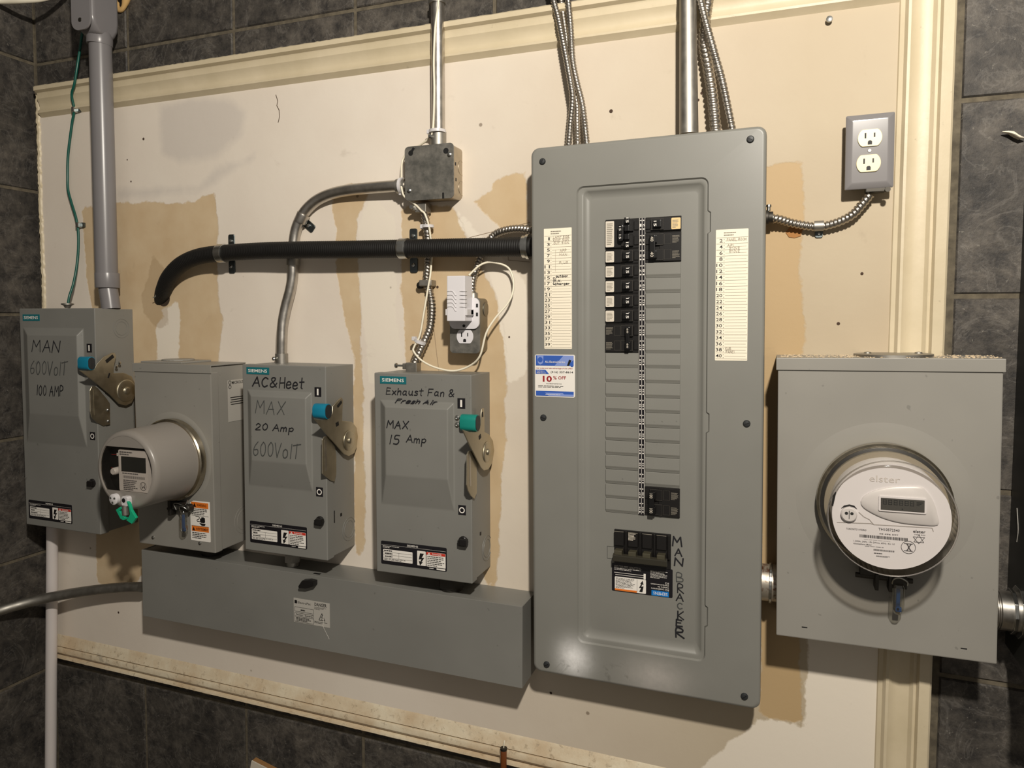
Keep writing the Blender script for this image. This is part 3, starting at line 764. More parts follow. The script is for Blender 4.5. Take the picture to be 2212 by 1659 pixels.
# main breaker
x0, x1, z0, z1 = PAN.rect((1328, 1142), (1450, 1154), (1449, 1229), (1327, 1216), RD)
mb = M().box(x0, x1, -RD + 0.004, -RD - 0.003, z0, z1)
w = (x1 - x0) / 4
for k in range(4): mb.box(x0 + k * w + 0.0006, x0 + (k + 1) * w - 0.0065, -RD, -RD - 0.007, z0 + 0.55 * (z1 - z0), z1 - 0.002); mb.box(x0 + (k + 1) * w - 0.0045, x0 + (k + 1) * w - 0.001, -RD, -RD - 0.008, z0 + 0.30 * (z1 - z0), z1 - 0.001)
mbo = lab(mb.build('main_breaker', BAKE, lc, bevel=0.0008, seg=1), 'wide four-pole main breaker below the columns')
h = M()
for k in range(4): h.box(x0 + k * w + 0.003, x0 + (k + 1) * w - 0.008, -RD - 0.003, -RD - 0.018, z0 + 0.30 * (z1 - z0), z0 + 0.46 * (z1 - z0))
h.build('toggle', BRASSY, mbo, bevel=0.0012)
M().prismx([(-RD - 0.012, z0 + 0.13 * (z1 - z0)), (-RD - 0.021, z0 + 0.16 * (z1 - z0)), (-RD - 0.021, z0 + 0.33 * (z1 - z0)), (-RD - 0.014, z0 + 0.37 * (z1 - z0))], x0 + 0.001, x1 - 0.004).build('tie_bar', plain('dark_olive_plastic', rgb(48, 45, 36), 0.4), mbo, bevel=0.001)
fo = M().greek(x0 + w * 1.05, x0 + w * 1.6, z1 - 0.016, z1 - 0.003, 6, -RD - 0.0074, 0.5, 3); fo.build('fine_print', FOIL, mbo)
ml_ = M()
for k in range(4): ml_.quad(x0 + k * w + 0.001, x0 + (k + 1) * w - 0.007, z1 - 0.0026, z1 - 0.0018, -RD - 0.0074)
ml_.build('edge_line', RULE, mbo)
# twist-out beside it
x0, x1, z0, z1 = PAN.rect((1312, 1180), (1328, 1181), (1328, 1207), (1312, 1206), RD)
k = M(); k.stroke([(x1, z1), (x0, z1), (x0, z0), (x1, z0)], 0.0006, -RD - 0.0004); k.build('knockout', CAPB, lc)
# rating label, fixed upside down
x0, x1, z0, z1 = PAN.rect((1322, 1216), (1453, 1229.5), (1453, 1291.5), (1322, 1275.5), RD)
pnl = M().prism(rrect(x0, x1, z0, z1, 0.002, 3), -RD - 0.0006, -RD).build('rating_label', LBLACK, lc)
def LXZ(a, b): return x0 + (x1 - x0) * a, z1 + (z0 - z1) * b
def lq(m, a0, b0, a1, b1, y): p, q = LXZ(a0, b0), LXZ(a1, b1); m.quad(min(p[0], q[0]), max(p[0], q[0]), min(p[1], q[1]), max(p[1], q[1]), y)
def lt(m, s, a0, b0, a1, b1, y, bold=0.0, rot=0):
    p, q = LXZ(a0, b0), LXZ(a1, b1); m.text(s, min(p[0], q[0]), max(p[0], q[0]), min(p[1], q[1]), max(p[1], q[1]), y, bold, rot)
def lg(m, a0, b0, a1, b1, n, y, seed=1, fill=0.45):
    p, q = LXZ(a0, b0), LXZ(a1, b1); m.greek(min(p[0], q[0]), max(p[0], q[0]), min(p[1], q[1]), max(p[1], q[1]), n, y, fill, seed)
Y1, Y2, Y3 = -RD - 0.0010, -RD - 0.0014, -RD - 0.0018
m = M(); lq(m, 0.66, 0.80, 0.94, 0.985, Y1); m.build('brand_block', SBLUE, pnl)
m = M(); a, b = LXZ(0.05, 0.47), LXZ(0.57, 0.97); m.poly(rrect(a[0], b[0], b[1], a[1], 0.0016, 3), Y1)
lq(m, 0.53, 0.26, 0.565, 0.46, Y1); lq(m, 0.04, 0.32, 0.53, 0.335, Y1); lq(m, 0.06, 0.395, 0.53, 0.41, Y1)
lt(m, 'SIEMENS', 0.69, 0.84, 0.92, 0.945, Y2, 0.0, 2)
for s, b0, b1, a0 in (('EQ Loadcentre', 0.70, 0.775, 0.655), ('Centre de', 0.635, 0.69, 0.76), ('Consommation', 0.56, 0.615, 0.65), ('EQ', 0.47, 0.54, 0.88)): lt(m, s, a0, b0, 0.94, b1, Y1, 0.0, 2)
lg(m, 0.64, 0.10, 0.94, 0.38, 7, Y1, 3, 0.3); lg(m, 0.04, 0.06, 0.56, 0.24, 4, Y1, 5, 0.3)
m.build('lettering', WHITE, pnl)
m = M(); lq(m, 0.052, 0.90, 0.42, 0.965, Y2); m.build('warning_band', ORANGE, pnl)
m = M(); lg(m, 0.065, 0.50, 0.40, 0.88, 9, Y2, 8, 0.35)
def bolt(m, ca, cb, sa, sb, y, flip=1):
    pts = [(0.3, 1), (0.9, 1), (0.55, 0.55), (0.95, 0.6), (0.5, 0.1), (0.75, 0.16), (0.28, -0.25), (0.1, 0.26), (0.32, 0.16), (0.52, 0.42), (0.1, 0.36)]
    m.poly([LXZ(ca + flip * (p - 0.5) * sa, cb + flip * (0.4 - q) * sb) for p, q in pts], y)
bolt(m, 0.495, 0.72, 0.09, 0.33, Y2, -1); lq(m, 0.422, 0.49, 0.426, 0.95, Y2); m.build('symbol', BLACK, pnl)
# MAN BRACKER in marker, one upright letter under the other
for s_, ua, va, ub, vb, w_, mt in (('M', 1453, 1159, 1473, 1181, 0.0022, 0), ('A', 1458, 1185, 1473, 1202, 0.0020, 0), ('N', 1457, 1205, 1476, 1224, 0.0022, 0), ('B', 1460, 1237, 1476, 1258, 0.0013, 1),
        ('R', 1463, 1261, 1477, 1282, 0.0016, 0), ('A', 1461, 1282, 1476, 1299, 0.0018, 0), ('C', 1463, 1302, 1474, 1316, 0.0015, 1), ('K', 1463, 1320, 1477, 1339, 0.0022, 0), ('E', 1460, 1338, 1474, 1354, 0.0024, 0), ('R', 1459, 1356, 1478, 1379, 0.0024, 0)):
    a = PAN.L(ua, va, RD); b = PAN.L(ub, vb, RD); m = M(); pen(m, s_, a.x, b.x, b.z, a.z, w_, -RD - 0.0006, 5); m.build('handwriting', (INK, INKF)[mt], lc)
# circuit directories
def directory(TL, TR, BR, BL, first, label, notes):
    x0, x1, z0, z1 = PAN.rect(TL, TR, BR, BL)
    o = lab(M().prism(rrect(x0, x1, z0, z1, 0.001, 2), -D - 0.0005, -D).build('circuit_directory', PAPER, lc), label)
    h = z1 - z0; w = x1 - x0; top = z1 - 0.062 * h; row = (h * 0.925) / 20
    r = M()
    for k in range(21): r.quad(x0 + 0.001, x1 - 0.0005, top - k * row - 0.0002, top - k * row + 0.0002, -D - 0.0009)
    for k in range(20): r.quad(x0 + w * 0.30, x1 - w * 0.05, top - (k + 0.52) * row - 0.00012, top - (k + 0.52) * row + 0.00012, -D - 0.0009)
    for k in range(20):
        for q in (0.3, 0.78): r.quad(x0 + w * 0.25, x0 + w * 0.27, top - (k + q) * row - 0.0006, top - (k + q) * row + 0.0006, -D - 0.0009)
    r.greek(x0 + w * 0.25, x0 + w * 0.72, z1 - 0.052 * h, z1 - 0.016 * h, 2, -D - 0.0009, 0.4, 6)
    r.build('ruled_lines', RULE, o)
    t = M()
    for k in range(20):
        n = first + 2 * k; wd = 0.05 if n == 1 else (0.10 if n < 10 else 0.19)
        t.text(str(n), x0 + w * (0.215 - wd), x0 + w * 0.215, top - (k + 0.76) * row, top - (k + 0.2) * row, -D - 0.0009, 0.006)
    t.build('numerals', BLACK, o)
    pm = M()
    for s, ra, rb, xa, xb, mt in notes:
        pm.slot(mt); pen(pm, s, x0 + w * xa, x0 + w * xb, top - rb * row, top - ra * row, 0.0006 if mt == 0 else 0.0009, -D - 0.0010, len(s))
    pm.build('pencil_notes', [PENCIL, INK], o)
directory((1174, 495), (1234.5, 491), (1236, 755), (1177, 752), 1, 'narrow paper directory of odd circuit numbers', [
    ('outdoor', 7.0, 7.4, 0.44, 0.86, 1), ('E.v.', 7.65, 8.2, 0.38, 0.62, 1), ('charger', 8.35, 8.75, 0.40, 0.92, 1), ('[', 7.5, 8.7, 0.33, 0.40, 1),
    ('LAMP SIDE', 0.05, 0.4, 0.34, 0.92, 0), ('ROOF SIGN', 0.55, 0.95, 0.34, 0.9, 0), ('OUT SIGN', 1.1, 1.5, 0.36, 0.9, 0), ('APP', 2.4, 2.9, 0.58, 0.82, 0),
    ('MAN', 3.2, 3.6, 0.56, 0.84, 0), ('PLUG', 4.6, 5.0, 0.56, 0.86, 0), ('l', 2.6, 6.4, 0.41, 0.43, 0)])
directory((1547, 497), (1617, 493), (1614, 778), (1544, 780), 2, 'narrow paper directory of even circuit numbers', [
    ('PANEL ROOM', 0.15, 0.55, 0.34, 0.95, 0), ('AP1', 1.1, 1.45, 0.36, 0.56, 0), ('STOVE', 1.6, 1.95, 0.42, 0.74, 0), ('STOVE', 2.1, 2.5, 0.42, 0.74, 0), ('SUB', 18.1, 18.5, 0.32, 0.5, 0), ('PANEL', 18.6, 19.0, 0.34, 0.64, 0)])
# service sticker
x0, x1, z0, z1 = PAN.rect((1155, 767), (1241.5, 765), (1243, 858), (1157, 857.5))
stk = lab(M().prism(rrect(x0, x1, z0, z1, 0.003, 4), -D - 0.0008, -D).build('service_sticker', WHITE, lc), 'white and blue service sticker offering ten percent off')
Y1, Y2, Y3 = -D - 0.0012, -D - 0.0016, -D - 0.0020
m = M(); lq(m, 0.025, 0.02, 0.97, 0.26, Y1); lq(m, 0.025, 0.86, 0.97, 0.975, Y1); m.poly([LXZ(0.02, .36), LXZ(0.27, .36), LXZ(0.36, .46), LXZ(0.02, .46)], Y1); m.build('blue_band', BLUE, stk)
m = M(); m.poly([LXZ(0.72, .02), LXZ(0.97, .02), LXZ(0.97, .12), LXZ(0.80, .26), LXZ(0.5, .26)], Y2); m.build('light_band', LBLUE, stk); m = M(); m.poly([LXZ(0.25, .90), LXZ(0.7, .90), LXZ(0.74, .93), LXZ(0.97, .93), LXZ(0.97, .975), LXZ(0.35, .975)], Y2); m.build('light_band', LBLUE, stk)
m = M(); m.poly([LXZ(0.06, .03), LXZ(0.22, .03), LXZ(0.21, .2), LXZ(0.14, .24), LXZ(0.08, .2)], Y2); m.build('crest', LBLUE, stk)
m = M(); m.disc(*LXZ(0.14, .12), 0.0045, Y3); m.poly([LXZ(0.90, .22), LXZ(0.96, .22), LXZ(0.96, .28), LXZ(0.90, .28)], Y2); m.build('badge', BLUE, stk)
m = M(); m.poly([LXZ(0.86, .11), LXZ(0.92, .13), LXZ(0.86, .25), LXZ(0.81, .25)], Y3); m.build('plug_drawing', BLACK, stk)
m = M(); lt(m, 'ALL Electrical Service', 0.26, .145, 0.76, .195, Y3, 0.008); lt(m, 'Call for a', 0.05, .375, 0.24, .405, Y2); lt(m, 'FREE Quote', 0.05, .42, 0.28, .45, Y2); lg(m, 0.27, .93, 0.8, .955, 1, Y3, 4); m.build('white_lettering', WHITE, stk)
m = M(); lt(m, 'Call today and take advantage of this offer!', 0.035, .305, 0.945, .345, Y1, 0.006); lt(m, '10', 0.20, .50, 0.43, .645, Y1, 0.03); lt(m, '%', 0.46, .505, 0.55, .585, Y1, 0.01); lt(m, 'OFF', 0.585, .505, 0.78, .58, Y1, 0.012); m.build('red_lettering', DRED, stk)
m = M(); lt(m, '(416) 357-8614', 0.40, .385, 0.955, .445, Y1, 0.01); lt(m, 'Any Electrical Service', 0.285, .672, 0.67, .70, Y1, 0.01); lg(m, 0.08, .725, 0.93, .785, 2, Y1, 2, 0.35); m.build('black_lettering', BLACK, stk)

# ================================================================== safety switches
def rating(parent, fr, corners, seed):
    global x0, x1, z0, z1
    d = fr.d
    x0, x1, z0, z1 = fr.rect(*corners)
    o = M().prism(rrect(x0, x1, z0, z1, 0.0025, 3), -d - 0.0006, -d).build('rating_label', LBLACK, parent)
    Y1, Y2, Y3 = -d - 0.0010, -d - 0.0014, -d - 0.0018
    m = M()
    lt(m, 'SIEMENS', 0.405, 0.05, 0.575, 0.125, Y1, 0.008); lq(m, 0.01, 0.155, 0.99, 0.162, Y1)
    lg(m, 0.03, 0.19, 0.30, 0.30, 2, Y1, seed, 0.35)
    a, b = LXZ(0.035, 0.35), LXZ(0.49, 0.84); m.poly(rrect(a[0], b[0], b[1], a[1], 0.0015, 3), Y1)
    a, b = LXZ(0.56, 0.25), LXZ(0.69, 0.87); m.poly(rrect(a[0], b[0], b[1], a[1], 0.0012, 3), Y1)
    a, b = LXZ(0.70, 0.25), LXZ(0.985, 0.87); m.poly(rrect(a[0], b[0], b[1], a[1], 0.0012, 3), Y1)
    lq(m, 0.85, 0.90, 0.98, 0.965, Y1); lg(m, 0.74, 0.91, 0.84, 0.955, 1, Y1, seed + 4, 0.5)
    m.build('white_print', WHITE, o)
    m = M(); lq(m, 0.702, 0.255, 0.983, 0.37, Y2); m.build('danger_band', RED, o)
    m = M(); lt(m, 'DANGER', 0.79, 0.285, 0.93, 0.345, Y3, 0.01); m.poly([LXZ(0.72, 0.355), LXZ(0.765, 0.355), LXZ(0.742, 0.275)], Y3); m.build('danger_word', WHITE, o)
    m = M(); bolt(m, 0.625, 0.60, 0.10, 0.42, Y2); lg(m, 0.715, 0.40, 0.975, 0.85, 6, Y2, seed + 1, 0.4)
    lg(m, 0.05, 0.37, 0.28, 0.44, 1, Y2, seed + 2, 0.7); lg(m, 0.05, 0.73, 0.47, 0.82, 2, Y2, seed + 3, 0.4)
    for b0 in (0.46, 0.58, 0.71): lq(m, 0.04, b0, 0.485, b0 + 0.008, Y2)
    lq(m, 0.28, 0.46, 0.283, 0.71, Y2); lg(m, 0.06, 0.49, 0.26, 0.56, 1, Y2, seed + 6, 0.7); lg(m, 0.06, 0.61, 0.27, 0.69, 1, Y2, seed + 7, 0.6)
    m.build('black_print', BLACK, o); return o
def safety_switch(fr, cx, label, px, grip_mat, body_mat, group, d_door=0.022, plate_off=0.010):
    t = thing('safety_switch', label, 'safety switch', fr, group=group)
    d, hw, hh = fr.d, fr.w / 2, fr.h / 2
    # body: back can and sides
    b = M().box(-hw + 0.0025, hw - 0.0025, YW, -d + d_door - 0.001, -hh + 0.002, hh - 0.001)
    b.build('body', body_mat, t, bevel=0.0012)
    # door with pressed raised panel, wraps over the sides
    oTL, oTR, iTL, iTR, yflat, oBR, oBL = (px[k] for k in ('oTL', 'oTR', 'iTL', 'iTR', 'yflat', 'oBR', 'oBL'))
    def q(p, dd=d): v = fr.L(*cx(*p), dd); return v.x, v.z
    RH = 0.012
    a, b_ = q(oTL), q(oTR); c_, e_ = q(oBR), q(oBL)
    xl, xr = (a[0] + e_[0]) / 2, (b_[0] + c_[0]) / 2; zt, zb = (a[1] + b_[1]) / 2, (c_[1] + e_[1]) / 2
    ia, ib = q(iTL, d + RH), q(iTR, d + RH); zit = (ia[1] + ib[1]) / 2; zf = q((iTR[0], yflat), d + RH)[1]
    dm = M(); r0 = 0.003
    O = [(-hw, -hh), (hw, -hh), (hw, hh), (-hw, hh)]
    I = [(xl, zb), (xr, zb), (xr, zt), (xl, zt)]
    R = [(ia[0], zf), (ib[0], zf), (ib[0], zit), (ia[0], zit)]
    dm.loft([[(x, -d + d_door, z) for x, z in O], [(x, -d, z) for x, z in O], [(x, -d, z) for x, z in I], [(x, -d - (RH if 1 else 0), z) for x, z in R]], False, True)
    door = dm.build('door', body_mat, t, bevel=0.0022, seg=3, smooth=45, recalc=True, ang=8, wn=True)
    # brand plate
    p0, p1 = q(px['brand'][0]), q(px['brand'][1])
    bp = M().box(p0[0], p1[0], -d, -d - 0.0008, p1[1], p0[1]).build('brand_plate', TEAL, t)
    w, h = p1[0] - p0[0], p0[1] - p1[1]
    M().text('SIEMENS', p0[0] + w * 0.08, p1[0] - w * 0.08, p1[1] + h * 0.27, p0[1] - h * 0.27, -d - 0.0012, 0.010).build('lettering', WHITE, bp)
    # I and O marks
    for k, nm in (('I', 'on_mark'), ('O', 'off_mark')):
        p0, p1 = q(px[k][0]), q(px[k][1]); w, h = p1[0] - p0[0], p0[1] - p1[1]
        mk = M().box(p0[0], p1[0], -d, -d - 0.0006, p1[1], p0[1]).build(nm, LBLACK, t)
        mm = M(); xc, zc = (p0[0] + p1[0]) / 2, (p0[1] + p1[1]) / 2
        if k == 'I': mm.quad(xc - w * 0.13, xc + w * 0.13, zc - h * 0.34, zc + h * 0.34, -d - 0.0010)
        else: mm.ring(xc, zc, w * 0.38, w * 0.13, -d - 0.0010)
        mm.build('symbol', WHITE, mk)
    # operating handle: plate beside the box, grip across the front
    X0 = hw + plate_off
    def qx(p, x=X0): v = fr.LX(*cx(*p), x); return v.y, v.z
    arm = M(); arm.prismx([qx(p) for p in px['arm']], X0 - 0.0025, X0)
    dc = qx(px['hub']); rr = px['hubr']
    arm.lathe([(rr * 0.62, 0.0), (rr * 0.62, 0.0015), (rr * 0.55, 0.0022), (rr * 0.2, 0.0022), (rr * 0.2, 0.005), (rr * 0.1, 0.006)], (X0, dc[0], dc[1]), 'x', 24)
    arm.lathe([(rr * 0.5, -plate_off), (rr * 0.5, 0)], (X0, dc[0], dc[1]), 'x', 20)
    ao = arm.build('operating_handle', HANDLE, t, bevel=0.0006, seg=1, smooth=40)
    hs = M()
    for p, r in px['dots']: y_, z_ = qx(p); hs.lathe([(r, 0), (r * 0.8, 0.0018), (r * 0.2, 0.0024)], (X0, y_, z_), 'x', 12)
    hs.build('rivet', ZINC, ao, smooth=50)
    sl = M()
    for seg, wd in px['slots']:
        pa, pb = qx(seg[0]), qx(seg[1]); dy, dz = pb[0] - pa[0], pb[1] - pa[1]; L = math.hypot(dy, dz); ny, nz_ = -dz / L * wd / 2, dy / L * wd / 2
        sl.prismx([(pa[0] + ny, pa[1] + nz_), (pa[0] - ny, pa[1] - nz_), (pb[0] - ny, pb[1] - nz_), (pb[0] + ny, pb[1] + nz_)], X0 - 0.0001, X0 + 0.0004)
    sl.build('slot', px.get('slotmat', DARK), ao)
    gc = qx(px['cap'], X0 + 0.004); gw, gh, gl = px['grip']
    st = [(gc[0] + a_, gc[1] + b_) for a_, b_ in rrect(-gw / 2, gw / 2, -gh / 2, gh / 2, min(gw, gh) * 0.46, 6)]
    M().prismx(st, X0 + 0.004 - gl, X0 + 0.003).build('grip', grip_mat, ao, bevel=0.001, smooth=40)
    stc = [(gc[0] + a_, gc[1] + b_) for a_, b_ in rrect(-gw / 2 + .0015, gw / 2 - .0015, -gh / 2 + .0015, gh / 2 - .0015, min(gw, gh) * 0.44, 6)]
    M().prismx(stc, X0 + 0.002, X0 + 0.0042).build('grip_cap', CAPB, ao)
    # lock plate under the handle
    X1 = hw + 0.004
    hp = M(); hp.prismx([qx(p, X1) for p in px['hasp']], X1 - 0.002, X1)
    ho = hp.build('lock_plate', HANDLE, t, bevel=0.0005, seg=1)
    pa, pb = qx(px['hslot'][0], X1), qx(px['hslot'][1], X1)
    sp = [(pa[0] - 0.0035, pa[1]), (pa[0] + 0.0035, pa[1]), (pb[0] + 0.0035, pb[1]), (pb[0] - 0.0035, pb[1])]
    M().prismx(sp, X1 - 0.0001, X1 + 0.0004).build('slot', px.get('hslotmat', STEEL), ho)
    if px.get('hrivets'):
        hs = M()
        for p in px['hrivets']: y_, z_ = qx(p, X1); hs.lathe([(0.0042, 0), (0.0034, 0.002), (0.001, 0.003)], (X1, y_, z_), 'x', 12)
        hs.build('rivet', ZINC, ho, smooth=50)
    if px.get('drivets'):
        for p in px['drivets']:
            x_, z_ = q(p); M().lathe([(0.0052, 0), (0.0046, 0.002), (0.0022, 0.003), (0.002, 0.001)], (x_, -d, z_), n=16).build('rivet', ZINC, t, smooth=40)
    # latch
    lx, lz = q(px['latch'])
    lm = M().lathe([(0.010, -0.001), (0.010, 0.002), (0.008, 0.004)], (lx, -d, lz), n=16)
    lm.box(lx - 0.003, lx + 0.011, -d - 0.003, -d - 0.013, lz - 0.005, lz + 0.007); lm.box(lx - 0.008, lx + 0.002, -d - 0.002, -d - 0.010, lz - 0.007, lz + 0.004)
    lm.build('latch', BAKE, t, bevel=0.001)
    # knockouts and slots on the right side
    if px.get('ko'):
        Xk = hw - 0.0025
        km = M()
        for p, r in px['ko']:
            y_, z_ = qx(p, Xk)
            for rad in (r, r * 0.72):
                km.tube([(Xk + 0.0002, y_ + rad * math.cos(a_ * 0.19635), z_ + rad * math.sin(a_ * 0.19635)) for a_ in range(33)], 0.0007, 5, 0)
        km.build('knockout', body_mat, t, smooth=60)
    if px.get('side_slots'):
        sm = M(); Xk = hw - 0.0025
        for p, wy, wz in px['side_slots']: y_, z_ = qx(p, Xk); sm.box(Xk - 0.001, Xk + 0.0006, y_ - wy, y_ + wy, z_ - wz, z_ + wz)
        sm.build('side_slot', DARK, t)
    rating(t, fr, [cx(*p) for p in px['label']], px['seed'])
    def surf(z):
        if z >= zt: h = 0.0
        elif z >= zit: h = RH * (zt - z) / (zt - zit)
        elif z >= zf: h = RH
        elif z >= zb: h = RH * (z - zb) / (zf - zb)
        else: h = 0.0
        return -d - min(h + (0.0006 if h in (0.0, RH) else 0.0034), RH + 0.0007)
    for s, (ax, ay), (bx, by), wd, mt, dd in px['hand']:
        A, B = fr.L(*cx(ax, ay), d + dd), fr.L(*cx(bx, by), d + dd)
        hm = M(); pen(hm, s, A.x, B.x, B.z, A.z, wd, surf, len(s) + px['seed'], 0, 0.12)
        hm.build('handwriting', (INK, INKF)[mt], t)
    return t
G_SW = 'grey safety switches on the drywall'
S3 = Fr(-0.5064, -0.3045, -0.0204, -0.4072, 0.1102, (-0.0014, -0.0079, 0.0039))
c3 = lambda a, b: (790 + a / 3.3167, 780 + b / 3.3167)
safety_switch(S3, c3, 'grey switch box marked Exhaust Fan and Fresh Air, teal green lever', dict(
    oTL=(110, 285), oTR=(632, 300), iTL=(137, 330), iTR=(585, 342), yflat=850, oBR=(632, 1062), oBL=(113, 1030),
    brand=((103, 107), (291, 166)), I=((658, 265), (713, 341)), O=((664, 1030), (718, 1105)),
    arm=[(696, 491), (745, 508), (800, 506), (824, 455), (826, 400), (833, 340), (848, 338), (852, 420), (852, 508), (885, 525), (912, 570), (922, 640), (908, 730), (880, 775), (850, 784), (825, 760), (790, 690), (740, 590)],
    hub=(868, 650), hubr=0.032, dots=[((850, 632), .0022), ((888, 612), .0022), ((870, 712), .0022)], slots=[(((836, 365), (838, 400)), 0.006), (((816, 530), (820, 556)), 0.010)],
    cap=(806, 445), grip=(0.023, 0.031, 0.032),
    hasp=[(727, 672), (738, 645), (752, 640), (768, 660), (795, 735), (798, 860), (797, 945), (780, 988), (752, 962), (735, 930), (724, 890)], hslot=((746, 665), (750, 895)), hslotmat=STEEL,
    drivets=[(657, 405), (657, 455)], latch=(700, 1292), ko=[((868, 1338), 0.024)], side_slots=[((786, 1255), .0012, .013), ((822, 1236), .003, .003)],
    label=[(110, 1290), (580, 1333), (582, 1503), (113, 1455)], seed=3,
    hand=[('Exhaust Fan &', (145, 190), (632, 255), 0.0019, 0, 0), ('Fresh Air', (205, 275), (492, 310), 0.0020, 0, 0.0095), ('MAX', (150, 425), (303, 487), 0.0021, 0, 0.012), ('15', (165, 530), (236, 598), 0.0023, 0, 0.012), ('Amp', (290, 530), (428, 590), 0.0019, 0, 0.012)]),
    TEALG, GREYS, G_SW)
S2 = Fr(-0.8155, -0.6132, -0.0124, -0.4, 0.1162, (-0.0029, -0.0028, 0.0024))
c2 = lambda a, b: (510 + a / 3.607, 760 + b / 3.607)
safety_switch(S2, c2, 'grey switch box marked AC and Heet, MAX 20 Amp 600 Volt, blue lever', dict(
    oTL=(90, 300), oTR=(585, 318), iTL=(112, 345), iTR=(540, 360), yflat=880, oBR=(597, 1085), oBL=(105, 1040),
    brand=((82, 118), (259, 178)), I=((612, 275), (664, 351)), O=((624, 1053), (677, 1130)),
    arm=[(607, 519), (660, 528), (722, 526), (750, 480), (752, 425), (800, 372), (822, 355), (836, 372), (830, 450), (828, 538), (905, 546), (940, 590), (950, 660), (942, 740), (922, 790), (880, 812), (842, 796), (770, 715), (690, 625)],
    hub=(880, 690), hubr=0.034, dots=[((851, 657), .0024), ((908, 642), .0024), ((880, 738), .0024)], slots=[(((790, 428), (822, 388)), 0.006), (((786, 548), (790, 578)), 0.010)],
    cap=(722, 465), grip=(0.024, 0.030, 0.030),
    hasp=[(672, 685), (688, 660), (712, 660), (730, 680), (772, 740), (782, 810), (782, 950), (768, 1010), (735, 1000), (700, 972), (672, 950)], hslot=((695, 685), (702, 925)), hslotmat=STEEL,
    latch=(655, 1318), ko=[((880, 1378), 0.024)], side_slots=[((765, 1285), .0014, .0125), ((818, 1268), .003, .003)],
    label=[(107, 1320), (552, 1362), (554, 1536), (113, 1485)], seed=9,
    hand=[('AC&', (128, 195), (315, 275), 0.0028, 0, 0), ('Heet', (335, 200), (525, 290), 0.0024, 0, 0), ('MAX', (150, 378), (375, 490), 0.0017, 1, 0.012), ('20 Amp', (148, 555), (442, 625), 0.0022, 0, 0.012), ('600VolT', (130, 695), (500, 835), 0.0019, 1, 0.012)]),
    TEALB, GREYS, G_SW)
S1 = Fr(-1.464, -1.2222, 0.1032, -0.4141, 0.1191, (-0.0008, -0.0018, 0.0015))
c1 = lambda a, b: (a / 2.859, 620 + b / 2.859)
safety_switch(S1, c1, 'large grey switch box marked MAN 600 Volt 100 AMP by the tiled corner', dict(
    oTL=(145, 255), oTR=(512, 255), iTL=(166, 297), iTR=(472, 298), yflat=800, oBR=(538, 985), oBL=(168, 960),
    brand=((141, 169), (246, 209)), I=((536, 350), (568, 404)), O=((556, 895), (588, 946)),
    arm=[(490, 515), (540, 517), (582, 510), (600, 475), (640, 432), (690, 408), (708, 405), (719, 425), (706, 480), (702, 532), (765, 530), (815, 552), (836, 600), (836, 670), (815, 715), (780, 732), (735, 722), (680, 665), (590, 590)],
    hub=(780, 640), hubr=0.043, dots=[((750, 622), .003), ((812, 618), .003), ((784, 682), .003), ((738, 467), .004), ((719, 490), .004)], slots=[(((655, 462), (700, 425)), 0.008), (((668, 545), (676, 548)), 0.012)],
    cap=(567, 472), grip=(0.020, 0.030, 0.032),
    hasp=[(555, 640), (566, 615), (585, 610), (605, 625), (660, 690), (680, 720), (682, 848), (640, 858), (600, 838), (566, 805), (557, 770)], hslot=((585, 632), (590, 790)), hslotmat=HANDLE, hrivets=[(667, 760), (669, 828)],
    latch=(572, 1210), ko=[((750, 255), 0.022)],
    label=[(178, 1313), (446, 1346), (446, 1462), (180, 1427)], seed=14,
    hand=[('MAN', (195, 330), (370, 405), 0.0023, 0, 0.012), ('600VolT', (185, 455), (415, 545), 0.0019, 1, 0.012), ('100 AMP', (225, 605), (390, 675), 0.0021, 0, 0.012)]),
    TEALB, GREYS, G_SW, plate_off=0.012)

# ================================================================== wireway
WW = Fr(-1.125, -0.2115, -0.4432, -0.596, 0.0945, (-0.0011, -0.0024, 0.0026))
t = thing('wireway', 'long grey horizontal wiring trough under the switch boxes', 'wiring trough', WW)
d, hw, hh = WW.d, WW.w / 2, WW.h / 2
M().box(-hw + 0.001, hw - 0.001, YW, -d + 0.002, -hh + 0.001, hh - 0.001).build('trough', GREYS, t, bevel=0.0012)
cv = M(); cv.prismx([(-d, -hh), (-d, hh), (-d + 0.012, hh + 0.0008), (-d + 0.012, hh), (-d + 0.0012, hh - 0.0015), (-d + 0.0012, -hh)], -hw, hw); cv.build('cover', GREYS, t, bevel=0.0006, seg=1)
for s in (-1, 1): M().box(s * hw - 0.0008, s * hw + 0.0008, YW, -d + 0.001, -hh, hh).build('end_plate', GREYS, t)
def ql(u, v, dd=None): q = WW.L(u, v, WW.d if dd is None else dd); return q.x, q.z
lx, lz = ql(668, 1258)
lm = M(); lm.prism([ql(*p) for p in ((652, 1262), (660, 1250), (674, 1249), (686, 1252), (686, 1262), (676, 1265), (668, 1267), (653, 1266))], -d - 0.013, -d)
lm.build('latch', BAKE, t, bevel=0.0012)
q = WW.LZ(685, 1240, hh); M().box(q.x - 0.008, q.x + 0.008, q.y - 0.003, q.y + 0.003, hh - 0.001, hh + 0.001).build('latch_slot', DARK, t)
x0, x1, z0, z1 = WW.rect((634, 1292), (713, 1302.5), (712, 1355), (636, 1344))
lbo = M().box(x0, x1, -d, -d - 0.0006, z0, z1).build('rating_label', PAPERG, t)
m = M(); Y1 = -d - 0.0010
lq(m, 0.03, 0.08, 0.10, 0.21, Y1); lt(m, 'ElectroPac', 0.12, 0.11, 0.48, 0.20, Y1); lt(m, 'DANGER', 0.59, 0.05, 0.92, 0.19, Y1, 0.012); lg(m, 0.58, 0.22, 0.93, 0.34, 3, Y1, 3, 0.3)
